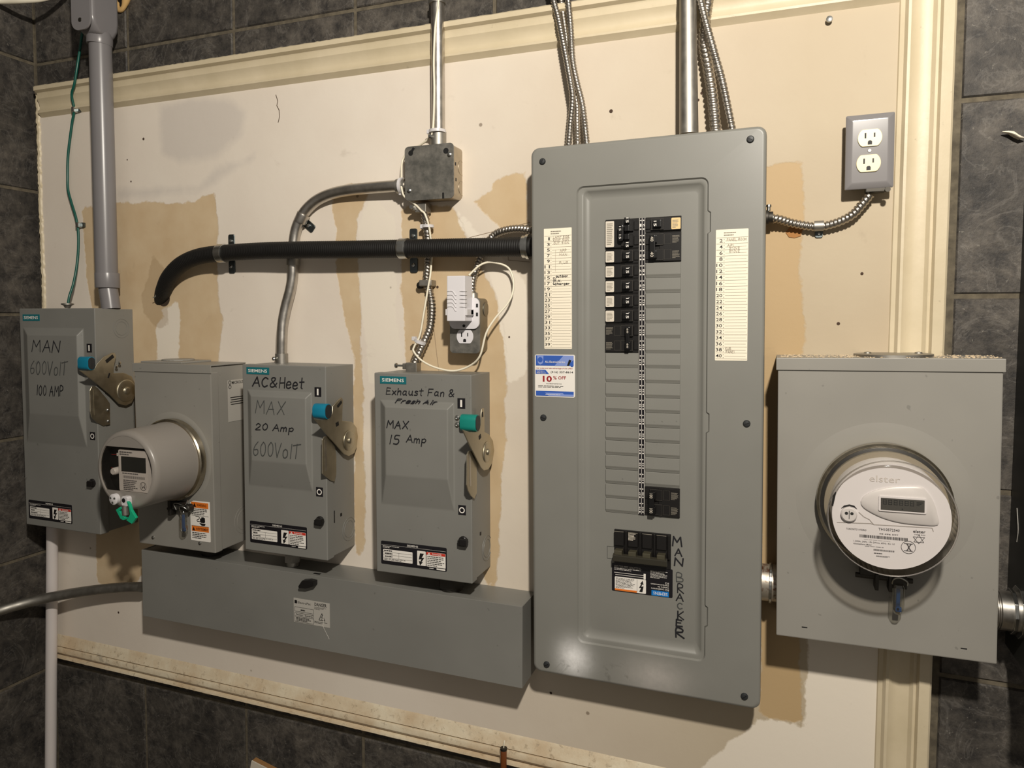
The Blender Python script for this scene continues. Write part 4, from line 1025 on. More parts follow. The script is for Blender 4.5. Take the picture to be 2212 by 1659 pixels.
for s in ([(0.03, .36), (0.56, .36), (0.56, .54), (0.03, .54), (0.03, .36)], [(0.03, .60), (0.56, .60), (0.56, .96), (0.03, .96), (0.03, .60)], [(0.03, .74), (0.56, .74)]): m.stroke([LXZ(*q) for q in s], 0.0006, Y1)
lg(m, 0.20, 0.43, 0.42, 0.50, 1, Y1, 5, 0.8); lt(m, 'Section - Système', 0.07, 0.63, 0.53, 0.72, Y1, 0.01); lg(m, 0.07, 0.77, 0.53, 0.93, 3, Y1, 6, 0.5)
m.stroke([LXZ(*q) for q in ((0.71, .74), (0.79, .46), (0.87, .74), (0.71, .74))], 0.0012, Y1); m.stroke([LXZ(*q) for q in ((0.80, .54), (0.775, .62), (0.805, .62), (0.78, .71))], 0.0008, Y1); lg(m, 0.58, 0.80, 0.96, 0.90, 2, Y1, 8, 0.35)
m.build('lettering', BLACK, lbo)
m = M(); a = [ql(*p) for p in ((699, 1330), (700, 1342), (698, 1350), (700, 1356), (706, 1368), (712, 1380))]; m.stroke(a, 0.0008, -d - 0.0012); m.build('scratch', WHITE, t)
# short nipples joining the boxes above to the trough
def nipple(label, u, r, z0, z1, fr_x=None, d_=0.055, mat=DARKM):
    n = M((u, -d_, z0)).lathe([(r, 0), (r, z1 - z0)], (u, -d_, z0), 'z', 24)
    n.lathe([(r * 1.25, (z1 - z0) * 0.2), (r * 1.25, (z1 - z0) * 0.8)], (u, -d_, z0), 'z', 6)
    o = n.build('conduit_nipple', mat, smooth=40); o.location = (u, -d_, z0)
    return tag(o, label, 'conduit fitting', 'short nipples above the wiring trough')
nipple('dark nipple between the left meter box and the wiring trough', -0.96, 0.022, -0.444, -0.417)
nipple('dark nipple between the AC and Heet switch and the wiring trough', -0.742, 0.014, -0.444, -0.399, mat=STEELD)
nipple('dark nipple between the Exhaust Fan switch and the wiring trough', -0.37, 0.022, -0.444, -0.4065)

# ================================================================== meter sockets and meters
def socket_box(fr, label, lip, mat):
    t = thing('meter_socket', label, 'meter box', fr)
    d, hw, hh = fr.d, fr.w / 2, fr.h / 2
    M().box(-hw + 0.004, hw - 0.004, YW, -d + 0.001, -hh + 0.001, hh - 0.004).build('body', mat, t, bevel=0.0015)
    cv = M().box(-hw + 0.0025, hw - 0.0025, -d, -d + 0.022, -hh, hh - lip + 0.002); cv.build('cover', mat, t, bevel=0.0018)
    tp = M(); tp.prismx([(YW, hh - 0.003), (YW, hh), (-d - 0.0025, hh), (-d - 0.0025, hh - lip), (-d - 0.0008, hh - lip), (-d - 0.0008, hh - 0.003)], -hw, hw); tp.build('top_cap', mat, t, bevel=0.0012)
    return t
ML = Fr(-1.1105, -0.8922, -0.0163, -0.4181, 0.118, (0.0026, -0.0071, 0.0015))
cm = lambda a, b: (190 + a / 3.457, 740 + b / 3.457)
t = socket_box(ML, 'grey meter box between the large switch and the AC switch, carrying the long grey meter', 0.018, GREYM)
d, hw, hh = ML.d, ML.w / 2, ML.h / 2
# embossed dish round the meter opening
rc = ML.L(375, 992, d)
M().lathe([(0.104, 0), (0.101, 0.0008), (0.095, 0.0020), (0.088, 0.0024)], (rc.x, -d + 0.0002, rc.z), n=56).build('embossed_ring', GREYM, t, smooth=50, wn=True)
hubq = ML.LZ(*cm(850, 132), hh)
hb = M(); hb.box(hubq.x - 0.058, hubq.x + 0.058, -0.105, YW - 0.004, hh, hh + 0.004); hb.lathe([(0.035, 0.004), (0.034, 0.007)], (hubq.x, -0.055, hh), 'z', 24); hb.build('hub_plate', GREYM, t, bevel=0.001)
for p in ((488, 1455), (838, 1497)):
    q = ML.L(*cm(*p)); M().lathe([(0.004, 0), (0.0034, 0.002), (0.001, 0.003)], (q.x, -d, q.z), n=12).build('screw', ZINC, t, smooth=40)
Xk = hw - 0.004; q = ML.LX(*cm(1165, 1320), Xk); km = M()
for r in (0.030, 0.022): km.tube([(Xk, q.y + r * math.cos(a * 0.19635), q.z + r * math.sin(a * 0.19635)) for a in range(33)], 0.0007, 5, 0)
km.build('knockout', GREYM, t, smooth=60)
a, b = ML.LX(*cm(1042, 283), Xk), ML.LX(*cm(1150, 575), Xk)
mk = M().box(Xk - 0.0005, Xk + 0.0008, a.y, a.y + 0.075, b.z, a.z).build('maker_label', PAPERG, t)
m = M(); ya = a.y
def on_side(mm, s, y0, y1, z0, z1):
    vs, fs = text_mesh(s, 0.01); xs_ = [v[0] for v in vs]; zs_ = [v[1] for v in vs]; ax, bx, az, bz_ = min(xs_), max(xs_), min(zs_), max(zs_)
    mm.add([(Xk + 0.0012, y0 + (v[0] - ax) / (bx - ax) * (y1 - y0), z0 + (v[1] - az) / (bz_ - az) * (z1 - z0)) for v in vs], fs)
hz_ = a.z - b.z
on_side(m, 'MICROLECTRIC', ya + 0.012, ya + 0.072, a.z - hz_ * 0.10, a.z - hz_ * 0.03)
on_side(m, 'BS-1 METER', ya + 0.024, ya + 0.06, a.z - hz_ * 0.19, a.z - hz_ * 0.145) if False else None
for k in range(4): m.add([(Xk + 0.0012, ya + 0.006 + 0.004 * (k % 2), a.z - hz_ * (0.43 + k * 0.055)), (Xk + 0.0012, ya + 0.066, a.z - hz_ * (0.43 + k * 0.055)), (Xk + 0.0012, ya + 0.066, a.z - hz_ * (0.41 + k * 0.055)), (Xk + 0.0012, ya + 0.006, a.z - hz_ * (0.41 + k * 0.055))], [(0, 1, 2, 3)])
for yy, zz in ((0.006, 0.055), (0.006, 0.16)):
    m.tube([(Xk + 0.001, ya + yy + 0.0035 * math.cos(k * 0.6283), a.z - hz_ * zz + 0.004 * math.sin(k * 0.6283)) for k in range(11)], 0.0007, 4, 0)
m.build('lettering', BLACK, mk)
# warning label
x0, x1, z0, z1 = ML.rect(cm(765, 1180), cm(908, 1190), cm(918, 1490), cm(770, 1475))
wl = M().prism(rrect(x0, x1, z0, z1, 0.0015, 3), -d - 0.0007, -d).build('warning_label', WHITE, t)
Y1, Y2 = -d - 0.0011, -d - 0.0015
m = M(); lq(m, 0.06, 0.03, 0.94, 0.17, Y1); m.build('warning_band', ORANGE, wl); m = M(); lq(m, 0.06, 0.63, 0.94, 0.76, Y1); m.build('warning_band', ORANGE, wl)
m = M(); lt(m, 'WARNING', 0.36, 0.065, 0.84, 0.13, Y2, 0.01); lt(m, 'AVERTISSEMENT', 0.28, 0.665, 0.92, 0.725, Y2, 0.01)
m.poly([LXZ(0.16, .145), LXZ(0.32, .145), LXZ(0.24, .05)], Y2); m.poly([LXZ(0.10, .745), LXZ(0.24, .745), LXZ(0.17, .65)], Y2)
lg(m, 0.08, 0.18, 0.92, 0.35, 4, Y1, 4, 0.45); lg(m, 0.08, 0.78, 0.92, 0.95, 4, Y1, 5, 0.45); lq(m, 0.06, 0.362, 0.94, 0.37, Y1); lq(m, 0.06, 0.62, 0.94, 0.628, Y1)
m.stroke([LXZ(*q) for q in ((0.28, .39), (0.42, .385), (0.48, .41), (0.44, .45), (0.34, .475), (0.36, .505), (0.5, .51))], 0.0013, Y1)
m.poly([LXZ(*q) for q in ((0.50, .50), (0.50, .43), (0.56, .43), (0.57, .395), (0.62, .395), (0.64, .39), (0.68, .39), (0.70, .40), (0.75, .405), (0.76, .50), (0.72, .535), (0.54, .535))], Y1)
m.poly([LXZ(*q) for q in ((0.46, .545), (0.78, .55), (0.76, .59), (0.70, .605), (0.58, .605), (0.52, .58))], Y1); m.build('lettering', BLACK, wl)
# long grey meter
MLD = 0.118
mc = P(375, 992, 0.125)
rotm = ML.r
t = thing('electric_meter', 'long grey cylindrical meter with dark window, sticking out of the left meter box', 'electric meter', loc=(mc.x, -MLD, mc.z), rot=rotm)
E_ = 0.132                                  # stand-off of the front face
M().lathe([(0.0885, 0.006), (0.0885, 0.020), (0.086, 0.0225), (0.083, 0.0225)], (0, 0, 0), n=64, cap1=False).build('sealing_ring', RINGM, t, smooth=40)
M().lathe([(0.083, 0.006), (0.083, 0.024), (0.0815, 0.030), (0.080, E_ - 0.012), (0.0785, E_ - 0.005), (0.075, E_ - 0.001), (0.071, E_), (0.0695, E_), (0.0695, E_ - 0.004)], (0, 0, 0), n=64, cap1=False).build('housing', METG, t, smooth=45)
# front ring segments around the window: an upper and a lower grey chord, dark interior behind
def arc(r, a0, a1, n=20): return [(r * math.cos(math.radians(a0 + (a1 - a0) * k / n)), r * math.sin(math.radians(a0 + (a1 - a0) * k / n))) for k in range(n + 1)]
yE = -E_
for aa, ab in ((42, 138), (218, 322)): M().prism(arc(0.0698, aa, ab), yE + 0.0005, yE + 0.004).build('bezel', METG, t)
bk = M().lathe([(0.0692, E_ - 0.022), (0.0690, E_ - 0.0045)], (0, 0, 0), n=48, cap0=True, cap1=False); bk.build('interior', DARK, t)
zwin0, zwin1 = -0.043, 0.0467
fpl = lab(M().prism(rrect(-0.024, 0.052, -0.043, 0.040, 0.003, 3), yE + 0.006, yE + 0.016).build('nameplate', WPLS, t), 'white nameplate with printed figures')
yn = yE + 0.0056
M().box(-0.016, 0.048, yn - 0.0006, yn + 0.002, -0.003, 0.027).build('display', LCDD, fpl)
m = M(); m.text('elster', -0.002, 0.022, 0.031, 0.036, yn - 0.0004) if False else None
m.greek(-0.02, 0.02, 0.029, 0.038, 2, yn - 0.0004, 0.5, 5)
for k in range(30): m.quad(-0.012 + k * 0.0019, -0.012 + k * 0.0019 + (0.0006 + 0.0006 * (k * 7 % 3) / 2), -0.0165, -0.0115, yn - 0.0004)
m.greek(-0.014, 0.048, -0.0085, -0.005, 1, yn - 0.0004, 0.5, 7); m.greek(-0.012, 0.026, -0.041, -0.019, 6, yn - 0.0004, 0.5, 8)
m.ring(0.040, -0.030, 0.0085, 0.001, yn - 0.0004); m.stroke([(0.036, -0.026), (0.037, -0.034), (0.041, -0.030), (0.044, -0.034), (0.044, -0.026)], 0.0012, yn - 0.0004)
m.build('lettering', plain('grey_print', rgb(96, 94, 98), 0.5), fpl)
M().lathe([(0.0075, E_ - 0.022), (0.0075, E_ - 0.007), (0.006, E_ - 0.005)], (-0.040, 0, -0.006), n=20).build('interior_knob', WPLS, t, smooth=40)
m = M().box(-0.040, -0.034, yE + 0.016, yE + 0.02, 0.024, 0.030); m.build('connector', WPLS, t)
m = M().tube([(-0.058, yE + 0.02, 0.025), (-0.048, yE + 0.018, 0.026), (-0.039, yE + 0.018, 0.027)], 0.0008, 6, 4); m.tube([(-0.06, yE + 0.02, -0.002), (-0.05, yE + 0.018, -0.004), (-0.044, yE + 0.018, -0.006)], 0.0008, 6, 4); m.build('interior_wire', DRED, t)
M().lathe([(0.0692, E_ - 0.0035), (0.0692, E_ - 0.0025)], (0, 0, 0), n=48).build('window', CLEAR, t, recalc=True)
# reset button, sealing boss
m = M().lathe([(0.011, E_ - 0.004), (0.011, E_ + 0.007), (0.009, E_ + 0.0085)], (-0.027, 0, -0.059), n=24); rb = m.build('optical_port', WPLS, t, smooth=40)
m = M()
for a in range(3): m.lathe([(0.0025, E_ + 0.0086), (0.002, E_ + 0.0096)], (-0.027 + 0.006 * math.cos(a * 2.1 + 0.5), 0, -0.059 + 0.006 * math.sin(a * 2.1 + 0.5)), n=8)
m.build('stud', ZINC, rb)
m = M().prism(rrect(-0.004, 0.014, -0.070, -0.050, 0.005), yE - 0.009, yE + 0.004); m.build('sealing_boss', WPLS, t, bevel=0.0015)
m = M().lathe([(0.0045, E_ + 0.009), (0.0045, E_ + 0.0095)], (0.003, 0, -0.058), n=14); m.build('boss_hole', DARK, t)
m = M().lathe([(0.0065, 0), (0.0065, 0.020)], (0.002, yE - 0.005, -0.088), 'z', 16); m.build('seal_ferrule', STEELD, t, smooth=40)
# green pull seal on the long meter
g = P(273, 1088, MLD + 0.14)
t = thing('pull_seal', 'green plastic seal hanging under the long grey meter', 'seal', loc=g)
def gp(u, v): q = P(u, v, MLD + 0.14); return q.x - g.x, q.z - g.z
m = M(); m.prism([gp(*p) for p in ((253, 1103), (258, 1100), (264, 1110), (272, 1118), (279, 1117), (276, 1121), (268, 1123), (262, 1120))], -0.0025, 0.0025)
m.prism([gp(*p) for p in ((276, 1082), (281, 1086), (286, 1102), (296, 1118), (287, 1131), (275, 1123), (280, 1117), (283, 1110), (281, 1098))], -0.003, 0.003)
m.prism([gp(*p) for p in ((252, 1101), (262, 1094), (266, 1098), (257, 1105))], -0.003, 0.003)
m.build('tag', GREENS, t, bevel=0.0008)
# clamp and barrel seals under the rings
def barrel(label, fr, u0, v0, u1, v1, dd):
    a, b = P(u0, v0, dd), P(u1, v1, dd)
    L = a.z - b.z; r = 0.0085
    t = thing('barrel_seal', label, 'seal', loc=(a.x, -dd, a.z), group='clear barrel seals with blue cores')
    cp = M().lathe([(r, -L + r), (r * 1.0, -0.004), (r * 0.8, 0)], (0, 0, 0), 'z', 20, False, True)
    cp.lathe([(r * 0.05, -L), (r * 0.6, -L + r * 0.25), (r, -L + r)], (0, 0, 0), 'z', 20, True, False)
    cp.build('capsule', SEALP, t, smooth=50, recalc=True)
    c = M(); c.box(-0.0026, 0.0026, -0.002, 0.002, -L + 0.006, -L * 0.16); c.box(-0.003, 0.005, -0.002, 0.002, -L + 0.005, -L * 0.74); c.build('core', BLUEP, t, bevel=0.001)
    m = M().tube([(-0.008, 0.004, -L * 0.25), (-0.008, -0.003, L * 0.12), (0, -0.006, L * 0.25), (0.010, -0.003, L * 0.14), (0.012, 0.004, -L * 0.02)], 0.0014, 8, 5); m.build('shackle', ZINC, t, smooth=60)
    return t
barrel('clear seal with blue core under the long grey meter', ML, 396, 1104, 394, 1152, MLD + 0.020)
t = thing('ring_clamp', 'dull clamp holding the ring of the long grey meter', 'clamp', loc=P(385, 1088, MLD + 0.012))
m = M().box(-0.022, -0.014, -0.008, 0.008, -0.026, 0.006); m.box(-0.014, 0.016, -0.006, 0.006, -0.012, 0.004); m.lathe([(0.008, -0.006), (0.008, 0.008), (0.005, 0.010)], (0.030, 0, -0.006), n=16); m.tube([(-0.03, 0, -0.014), (-0.02, 0, -0.012), (0.0, 0, -0.012)], 0.003, 8, 3)
m.build('clamp_body', DARKM, t, bevel=0.001)
M().tube([(0.0, -0.006, -0.012), (-0.004, -0.008, 0.0), (0.006, -0.010, 0.004), (0.024, -0.006, 0.0), (0.03, -0.004, 0.012)], 0.0014, 8, 5).build('wire', ZINC, t, smooth=60)

MR = Fr(0.2152, 0.5169, 0.0266, -0.4136, 0.1132, (0.0016, -0.0171, 0.0001))
cr = lambda a, b: (1640 + a / 3.607, 740 + b / 3.607)
t = socket_box(MR, 'wide warm grey meter box right of the breaker panel, dust on top', 0.019, GREYM)
d, hw, hh = MR.d, MR.w / 2, MR.h / 2
rc = MR.L(1906, 1085, d)
M().lathe([(0.122, 0), (0.114, 0.0008), (0.104, 0.0016), (0.09, 0.0018)], (rc.x, -d + 0.0002, rc.z), n=56).build('embossed_ring', GREYM, t, smooth=50, wn=True)
M().lathe([(0.055, 0), (0.055, 0.004), (0.050, 0.0045)], (MR.LZ(*cr(955, 78), hh).x, -0.052, hh), 'z', 40).build('hub_plate', STEELD, t, smooth=40)
hx = MR.LZ(*cr(955, 78), hh).x
for dx in (-0.035, 0.035): M().lathe([(0.006, 0.0045), (0.005, 0.0065), (0.001, 0.0072)], (hx + dx, -0.052, hh), 'z', 12).build('screw', STEELD, t, smooth=40)
for u, v in ((1738, 1355), (2082, 1401)):
    q = MR.L(u, v); M().box(q.x - 0.004, q.x + 0.004, -d - 0.0004, -d + 0.002, q.z - 0.0008, q.z + 0.0008).build('slot', DARK, t)
# plaster crumbs on the top
rnd = random.Random(4); m = M((MR.c.x, 0, MR.c.z + hh))
for k in range(700):
    x = MR.c.x + rnd.uniform(-hw, hw) * 0.98; y = rnd.uniform(-d + 0.001, -0.02); s = rnd.uniform(0.0005, 0.0019)
    z = MR.c.z + hh + 0.0004 + 0.0171 * (x - MR.c.x)
    m.add([(x - s, y - s, z), (x + s, y - s * 0.6, z), (x + s * 0.5, y + s, z), (x - s * 0.8, y + s * 0.7, z), (x + s * rnd.uniform(-.6, .6), y, z + s * rnd.uniform(0.3, 0.9))], [(0, 1, 4), (1, 2, 4), (2, 3, 4), (3, 0, 4)])
dob = m.build('plaster_crumbs', DUST); dob.location = (MR.c.x, 0, MR.c.z + hh); tag(dob, 'plaster crumbs and dust scattered over the wide meter box top', 'debris'); dob['kind'] = 'stuff'
# round glass-covered meter
mc = MR.m @ Vector((rc.x, -d, rc.z))
t = thing('electric_meter', 'round white-faced meter under a clear cover on the wide meter box', 'electric meter', loc=mc, rot=MR.r)
M().lathe([(0.091, 0.004), (0.091, 0.018), (0.088, 0.0215), (0.084, 0.0215)], (0, 0, 0), n=72, cap1=False).build('sealing_ring', RINGM, t, smooth=40)
M().lathe([(0.0815, 0.004), (0.0815, 0.034)], (0, 0, 0), n=64).build('base', plain('meter_base_plastic', rgb(140, 131, 114), 0.5), t, smooth=40)
M().lathe([(0.074, 0.030), (0.074, 0.082), (0.072, 0.085)], (0, 0, 0), n=64).build('inner_housing', WPLS, t, smooth=40)
M().lathe([(0.0815, 0.021), (0.0862, 0.0222), (0.0815, 0.0234)], (0, 0, 0), n=64, cap0=False, cap1=False).build('gasket', BLACK, t, smooth=40)
FD = 0.0855
fc = M().lathe([(0.0738, 0.080), (0.0738, FD)], (0, 0, 0), n=64).build('faceplate', WPL, t, smooth=40)
y1 = -FD - 0.0006
cpx = lambda a, b: (1760 + a / 4.147, 940 + b / 4.147)
def fq(a, b, dd=FD):
    u, v = cpx(a, b); o = t.matrix_basis.inverted() @ CAM; Dd = t.matrix_basis.inverted().to_3x3() @ ray(u, v); k = (-dd - o.y) / Dd.y; q = o + Dd * k; return q.x, q.z
def clipr(p, r=0.071):
    L = math.hypot(*p); return p if L < r else (p[0] * r / L, p[1] * r / L)
# raised oval bezel round the display
ov = [fq(*p) for p in ((412, 590), (440, 545), (520, 500), (640, 470), (760, 460), (940, 462), (1000, 500), (1060, 590), (1095, 700), (1100, 800), (940, 800), (760, 780), (600, 735), (470, 670), (420, 625))]
ovs = [(q.x, q.y) for q in catmull([(a, b, 0) for a, b in ov + ov[:1]], 4)][:-1]
ovs = [clipr(p) for p in ovs]
bz_ = M(); cxm = sum(p[0] for p in ovs) / len(ovs); czm = sum(p[1] for p in ovs) / len(ovs)
bz_.loft([[(a, -FD, b) for a, b in ovs], [(a, -FD - 0.002, b) for a, b in ovs], [(cxm + (a - cxm) * 0.95, -FD - 0.0034, czm + (b - czm) * 0.92) for a, b in ovs]], False, True)
bz_.build('display_surround', WPLS, t, smooth=40, recalc=True)
x0, z1 = fq(578, 543, FD + .003); x1, z0 = fq(992, 700, FD + .003)
fr_ = M().prism(rrect(x0 - 0.001, x1 + 0.001, z0 - 0.001, z1 + 0.001, 0.002), -FD - 0.0055, -FD - 0.002).build('display_frame', WPL, t, bevel=0.0006)
a0, zt_ = fq(590, 556, FD + .003); a1, zb_ = fq(980, 690, FD + .003)
lcd = M().box(a0, a1, -FD - 0.0059, -FD - 0.003, zb_, zt_).build('display', LCD, t)
m = M(); wd = (a1 - a0); ht = zt_ - zb_
def seg(m, x, z, w, h, y):
    th = w * 0.16
    m.quad(x, x + w, z + h - th, z + h, y); m.quad(x, x + w, z + h / 2 - th / 2, z + h / 2 + th / 2, y); m.quad(x, x + w, z, z + th, y)
    for xx in (x, x + w - th): m.quad(xx, xx + th, z, z + h / 2 - th * .3, y); m.quad(xx, xx + th, z + h / 2 + th * .3, z + h, y)
for k in range(6): seg(m, a0 + wd * (0.05 + 0.125 * k), zb_ + ht * 0.47, wd * 0.085, ht * 0.40, -FD - 0.0062)
m.greek(a0 + wd * 0.82, a0 + wd * 0.97, zb_ + ht * 0.5, zb_ + ht * 0.85, 3, -FD - 0.0062, 0.5, 3); m.disc(a0 + wd * 0.5, zb_ + ht * 0.16, ht * 0.06, -FD - 0.0062, 10)
m.build('segments', LCDD, lcd)
# optical port
x, z = fq(305, 705); 
op = M().lathe([(0.0105, FD), (0.0105, FD + 0.004), (0.009, FD + 0.0055)], (x, 0, z), n=24).build('optical_port', WPLS, t, smooth=40)
m = M(); m.disc(x - 0.0035, z + 0.002, 0.0022, -FD - 0.0058, 12); m.disc(x + 0.0035, z + 0.002, 0.0022, -FD - 0.0058, 12); m.quad(x - 0.0004, x + 0.0004, z - 0.006, z + 0.006, -FD - 0.0058); m.build('port_eye', LCDD, op)
m = M(); m.prism([fq(236, 655), fq(262, 630), fq(310, 620), fq(355, 632), fq(380, 662), fq(352, 645), fq(310, 633), fq(268, 642)], -FD - 0.001, -FD); m.build('port_brow', BLACK, t)
# printed dial
m = M()
def ft(s, a, b, c, e, bold=0.0, y=y1): p, q = fq(a, b), fq(c, e); m.text(s, p[0], q[0], q[1], p[1], y, bold)
def fg(a, b, c, e, n, seed, fill=0.45): p, q = fq(a, b), fq(c, e); m.greek(p[0], q[0], q[1], p[1], n, y1, fill, seed)
ft('TH10572540', 570, 828, 760, 866, 0.005); ft('08 496 597', 578, 876, 748, 900, 0.008); ft('TORONTO HYDRO', 282, 828, 462, 858); ft('elster', 880, 845, 993, 880, 0.01); ft('TYPE R2S', 890, 884, 990, 902)
p, q = fq(402, 897), fq(824, 950); rnd = random.Random(2); xx = p[0]
while xx < q[0]: 
    w_ = rnd.choice((0.0005, 0.0010, 0.0014)); tt = (xx - p[0]) / (q[0] - p[0]); m.quad(xx, xx + w_, fq(600, 925)[1] - 0.0005 , fq(600, 900)[1] - 0.0005, y1); xx += w_ + rnd.choice((0.0005, 0.0008))
fg(440, 930, 780, 962, 1, 3, 0.5); ft('1-200A, 240V, 1Ph 2Wire, 60Hz  Kh 1.0', 348, 938, 715, 985); ft('Kilowatthour Meter', 348, 962, 512, 988, 0.01); fg(450, 988, 760, 1022, 1, 5, 0.4)
p, q = fq(528, 1018), fq(706, 1048); xx = p[0]
while xx < q[0]: w_ = rnd.choice((0.0005, 0.0009)); m.quad(xx, xx + w_, q[1], p[1], y1); xx += w_ + 0.0006
fg(530, 1048, 685, 1075, 1, 6, 0.5); fg(550, 1075, 685, 1100, 2, 7, 0.4)
x, z = fq(838, 1004); m.ring(x, z, 0.0090, 0.0006, y1)
m.stroke([(x - 0.005, z + 0.005), (x + 0.005, z + 0.005)], 0.0008, y1); m.stroke([(x - 0.005, z - 0.005), (x + 0.005, z - 0.005)], 0.0008, y1); m.stroke([(x - 0.002, z + 0.005), (x + 0.001, z), (x - 0.002, z - 0.005)], 0.0012, y1); m.stroke([(x + 0.003, z + 0.004), (x, z), (x + 0.003, z - 0.004)], 0.0012, y1)
x, z = fq(932, 932); m.stroke([(x, z + 0.006), (x + 0.006, z - 0.004), (x - 0.006, z - 0.004), (x, z + 0.006)], 0.0005, y1); m.stroke([(x - 0.007, z + 0.003), (x + 0.007, z + 0.003), (x, z - 0.006), (x - 0.007, z + 0.003)], 0.0005, y1)
m.build('lettering', plain('dial_print', rgb(74, 72, 74), 0.5), fc)
m = M(); p, q = fq(490, 355), fq(765, 430); m.text('elster', p[0], q[0], q[1], p[1], y1); m.build('embossed_name', plain('embossed_white', rgb(206, 200, 196), 0.4), fc)
m = M(); 
for s in ([fq(200, 780), fq(500, 790), fq(530, 800), fq(1050, 830), fq(1062, 860)], [fq(395, 690), fq(440, 730), fq(490, 755), fq(510, 780), fq(530, 800)]): m.stroke(s, 0.0009, y1)
m.build('moulded_seam', plain('seam_grey', rgb(168, 162, 158), 0.5), fc)
m = M().prism([fq(160, 545), fq(185, 505), fq(192, 512), fq(165, 635), fq(150, 630)], -FD - 0.0008, -FD); m.build('side_slot', DARK, t)
# clear cover
M().lathe([(0.086, 0.022), (0.086, 0.026), (0.0815, 0.030), (0.0795, 0.096), (0.0775, 0.101), (0.073, 0.1035), (0.05, 0.1045), (0.01, 0.105)], (0, 0, 0), n=72, cap0=False, cap1=True).build('clear_cover', CLEAR, t, smooth=50, recalc=True)
lipm = M().lathe([(0.0798, 0.0945), (0.0808, 0.097), (0.0798, 0.0995), (0.0788, 0.097), (0.0798, 0.0945)], (0, 0, 0), n=72, cap0=False, cap1=False); lipm.build('cover_rim', glassy('thick_polycarbonate', (0.80, 0.77, 0.72), 0.1, 0.75), t, smooth=60, recalc=True)
cb = P(1905, 1243, 0.125)
t = thing('ring_clamp', 'dark clamp under the ring of the round white-faced meter', 'clamp', loc=cb)
m = M().box(-0.030, 0.030, -0.008, 0.010, 0.0, 0.014); m.box(-0.010, -0.005, -0.012, 0.010, -0.020, 0.004); m.box(0.008, 0.013, -0.012, 0.010, -0.020, 0.004); m.box(0.010, 0.032, -0.010, 0.006, -0.014, 0.004); m.lathe([(0.004, -0.036), (0.004, 0.040)], (0, -0.004, -0.002), 'x', 10); m.build('clamp_body', DARKM, t, bevel=0.001)
barrel('clear seal with blue core under the round white-faced meter', MR, 1941, 1262, 1938, 1328, 0.135)

# ================================================================== junction box and its raceways
JB = Fr(-0.4695, -0.3656, 0.4143, 0.3106, 0.0539, (0.0029, -0.0046, 0.0009))
t = thing('junction_box', 'square galvanised junction box with a blank cover', 'junction box', JB)
d, hw, hh = JB.d, JB.w / 2, JB.h / 2
JBM = NT('mottled_zinc'); JBM.col(JBM.mix(JBM.ramp(JBM.noise(45, 4, 0.65, JBM.wpos()), 0.35, 0.7), rgb(98, 97, 92), rgb(142, 138, 130))); JBM.rough(0.5); JBM.b.inputs['Metallic'].default_value = 0.55; JBM = JBM.m
JBS = metal('box_side_steel', rgb(190, 178, 158), 0.4)
M().prism(rrect(-hw + 0.002, hw - 0.001, -hh + 0.002, hh - 0.002, 0.008), -d + 0.0015, YW).build('box', JBS, t, smooth=40)
cv = M().prism(rrect(-hw, hw, -hh, hh, 0.008), -d - 0.0012, -d + 0.0012).build('cover', JBM, t, bevel=0.0005, seg=1)
def qj(u, v, dd=None): q = JB.L(u, v, JB.d if dd is None else dd); return q.x, q.z
hole = M()
x, z = qj(888, 331); hole.disc(x, z, 0.0052, -d - 0.0016); hole.stroke([(x, z), (x + 0.006, z + 0.008)], 0.005, -d - 0.0016)
x, z = qj(964, 326); hole.disc(x, z, 0.0055, -d - 0.0016)
x, z = qj(958, 423); hole.quad(x - 0.002, x + 0.002, z - 0.005, z + 0.006, -d - 0.0016)
hole.build('keyhole', DARK, cv)
for u, v in ((972, 334), (885, 412)):
    x, z = qj(u, v); M().lathe([(0.0045, 0.001), (0.0045, 0.003), (0.002, 0.005)], (x, -d, z), n=14).build('screw', ZINC, cv, smooth=40)
km = M(); Xk = hw - 0.001
for u, v, r in ((996, 363, 0.0135), (997, 407, 0.0135)):
    q = JB.LX(u, v, Xk); km.tube([(Xk, q.y + r * math.cos(a * 0.2618), q.z + r * math.sin(a * 0.2618)) for a in range(25)], 0.0006, 5, 0)
km.build('knockout', JBS, t, smooth=60)
km = M()
for u, v in ((984, 354), (985, 388)): q = JB.LX(u, v, Xk); km.box(Xk - 0.001, Xk + 0.0004, q.y - 0.002, q.y + 0.002, q.z - 0.003, q.z + 0.003)
km.build('side_hole', DARK, t)

def path(pts, d): return [p if isinstance(p, Vector) else P(p[0], p[1], p[2] if len(p) > 2 else d) for p in pts]
def run(name, label, cat, pts, r, mat, d=0.03, group=None, armour=False, n=18, smooth=8, rf=None, pitch=0.0062):
    w = path(pts, d); o0 = w[-1]
    m = M(o0)
    if armour: m.armour(w, r, pitch, 12, smooth)
    else: m.tube(w, r, n, smooth, None, rf)
    o = m.build(name, mat, smooth=60); o.location = o0
    return tag(o, label, cat, group)
def empty_run(name, label, cat, pts, d, group=None):
    w = path(pts, d); return thing(name, label, cat, loc=w[-1], group=group), w
def collar(parent, name, p, axis_dir, r, L, mat, n=20):
    a = Vector(p) - Vector(axis_dir).normalized() * L / 2; b = Vector(p) + Vector(axis_dir).normalized() * L / 2
    m = M(parent.location); m.tube([a, a.lerp(b, 0.5), b], r, n, 0); return m.build(name, mat, parent, smooth=50)
G_EMT = 'steel conduits on the drywall'
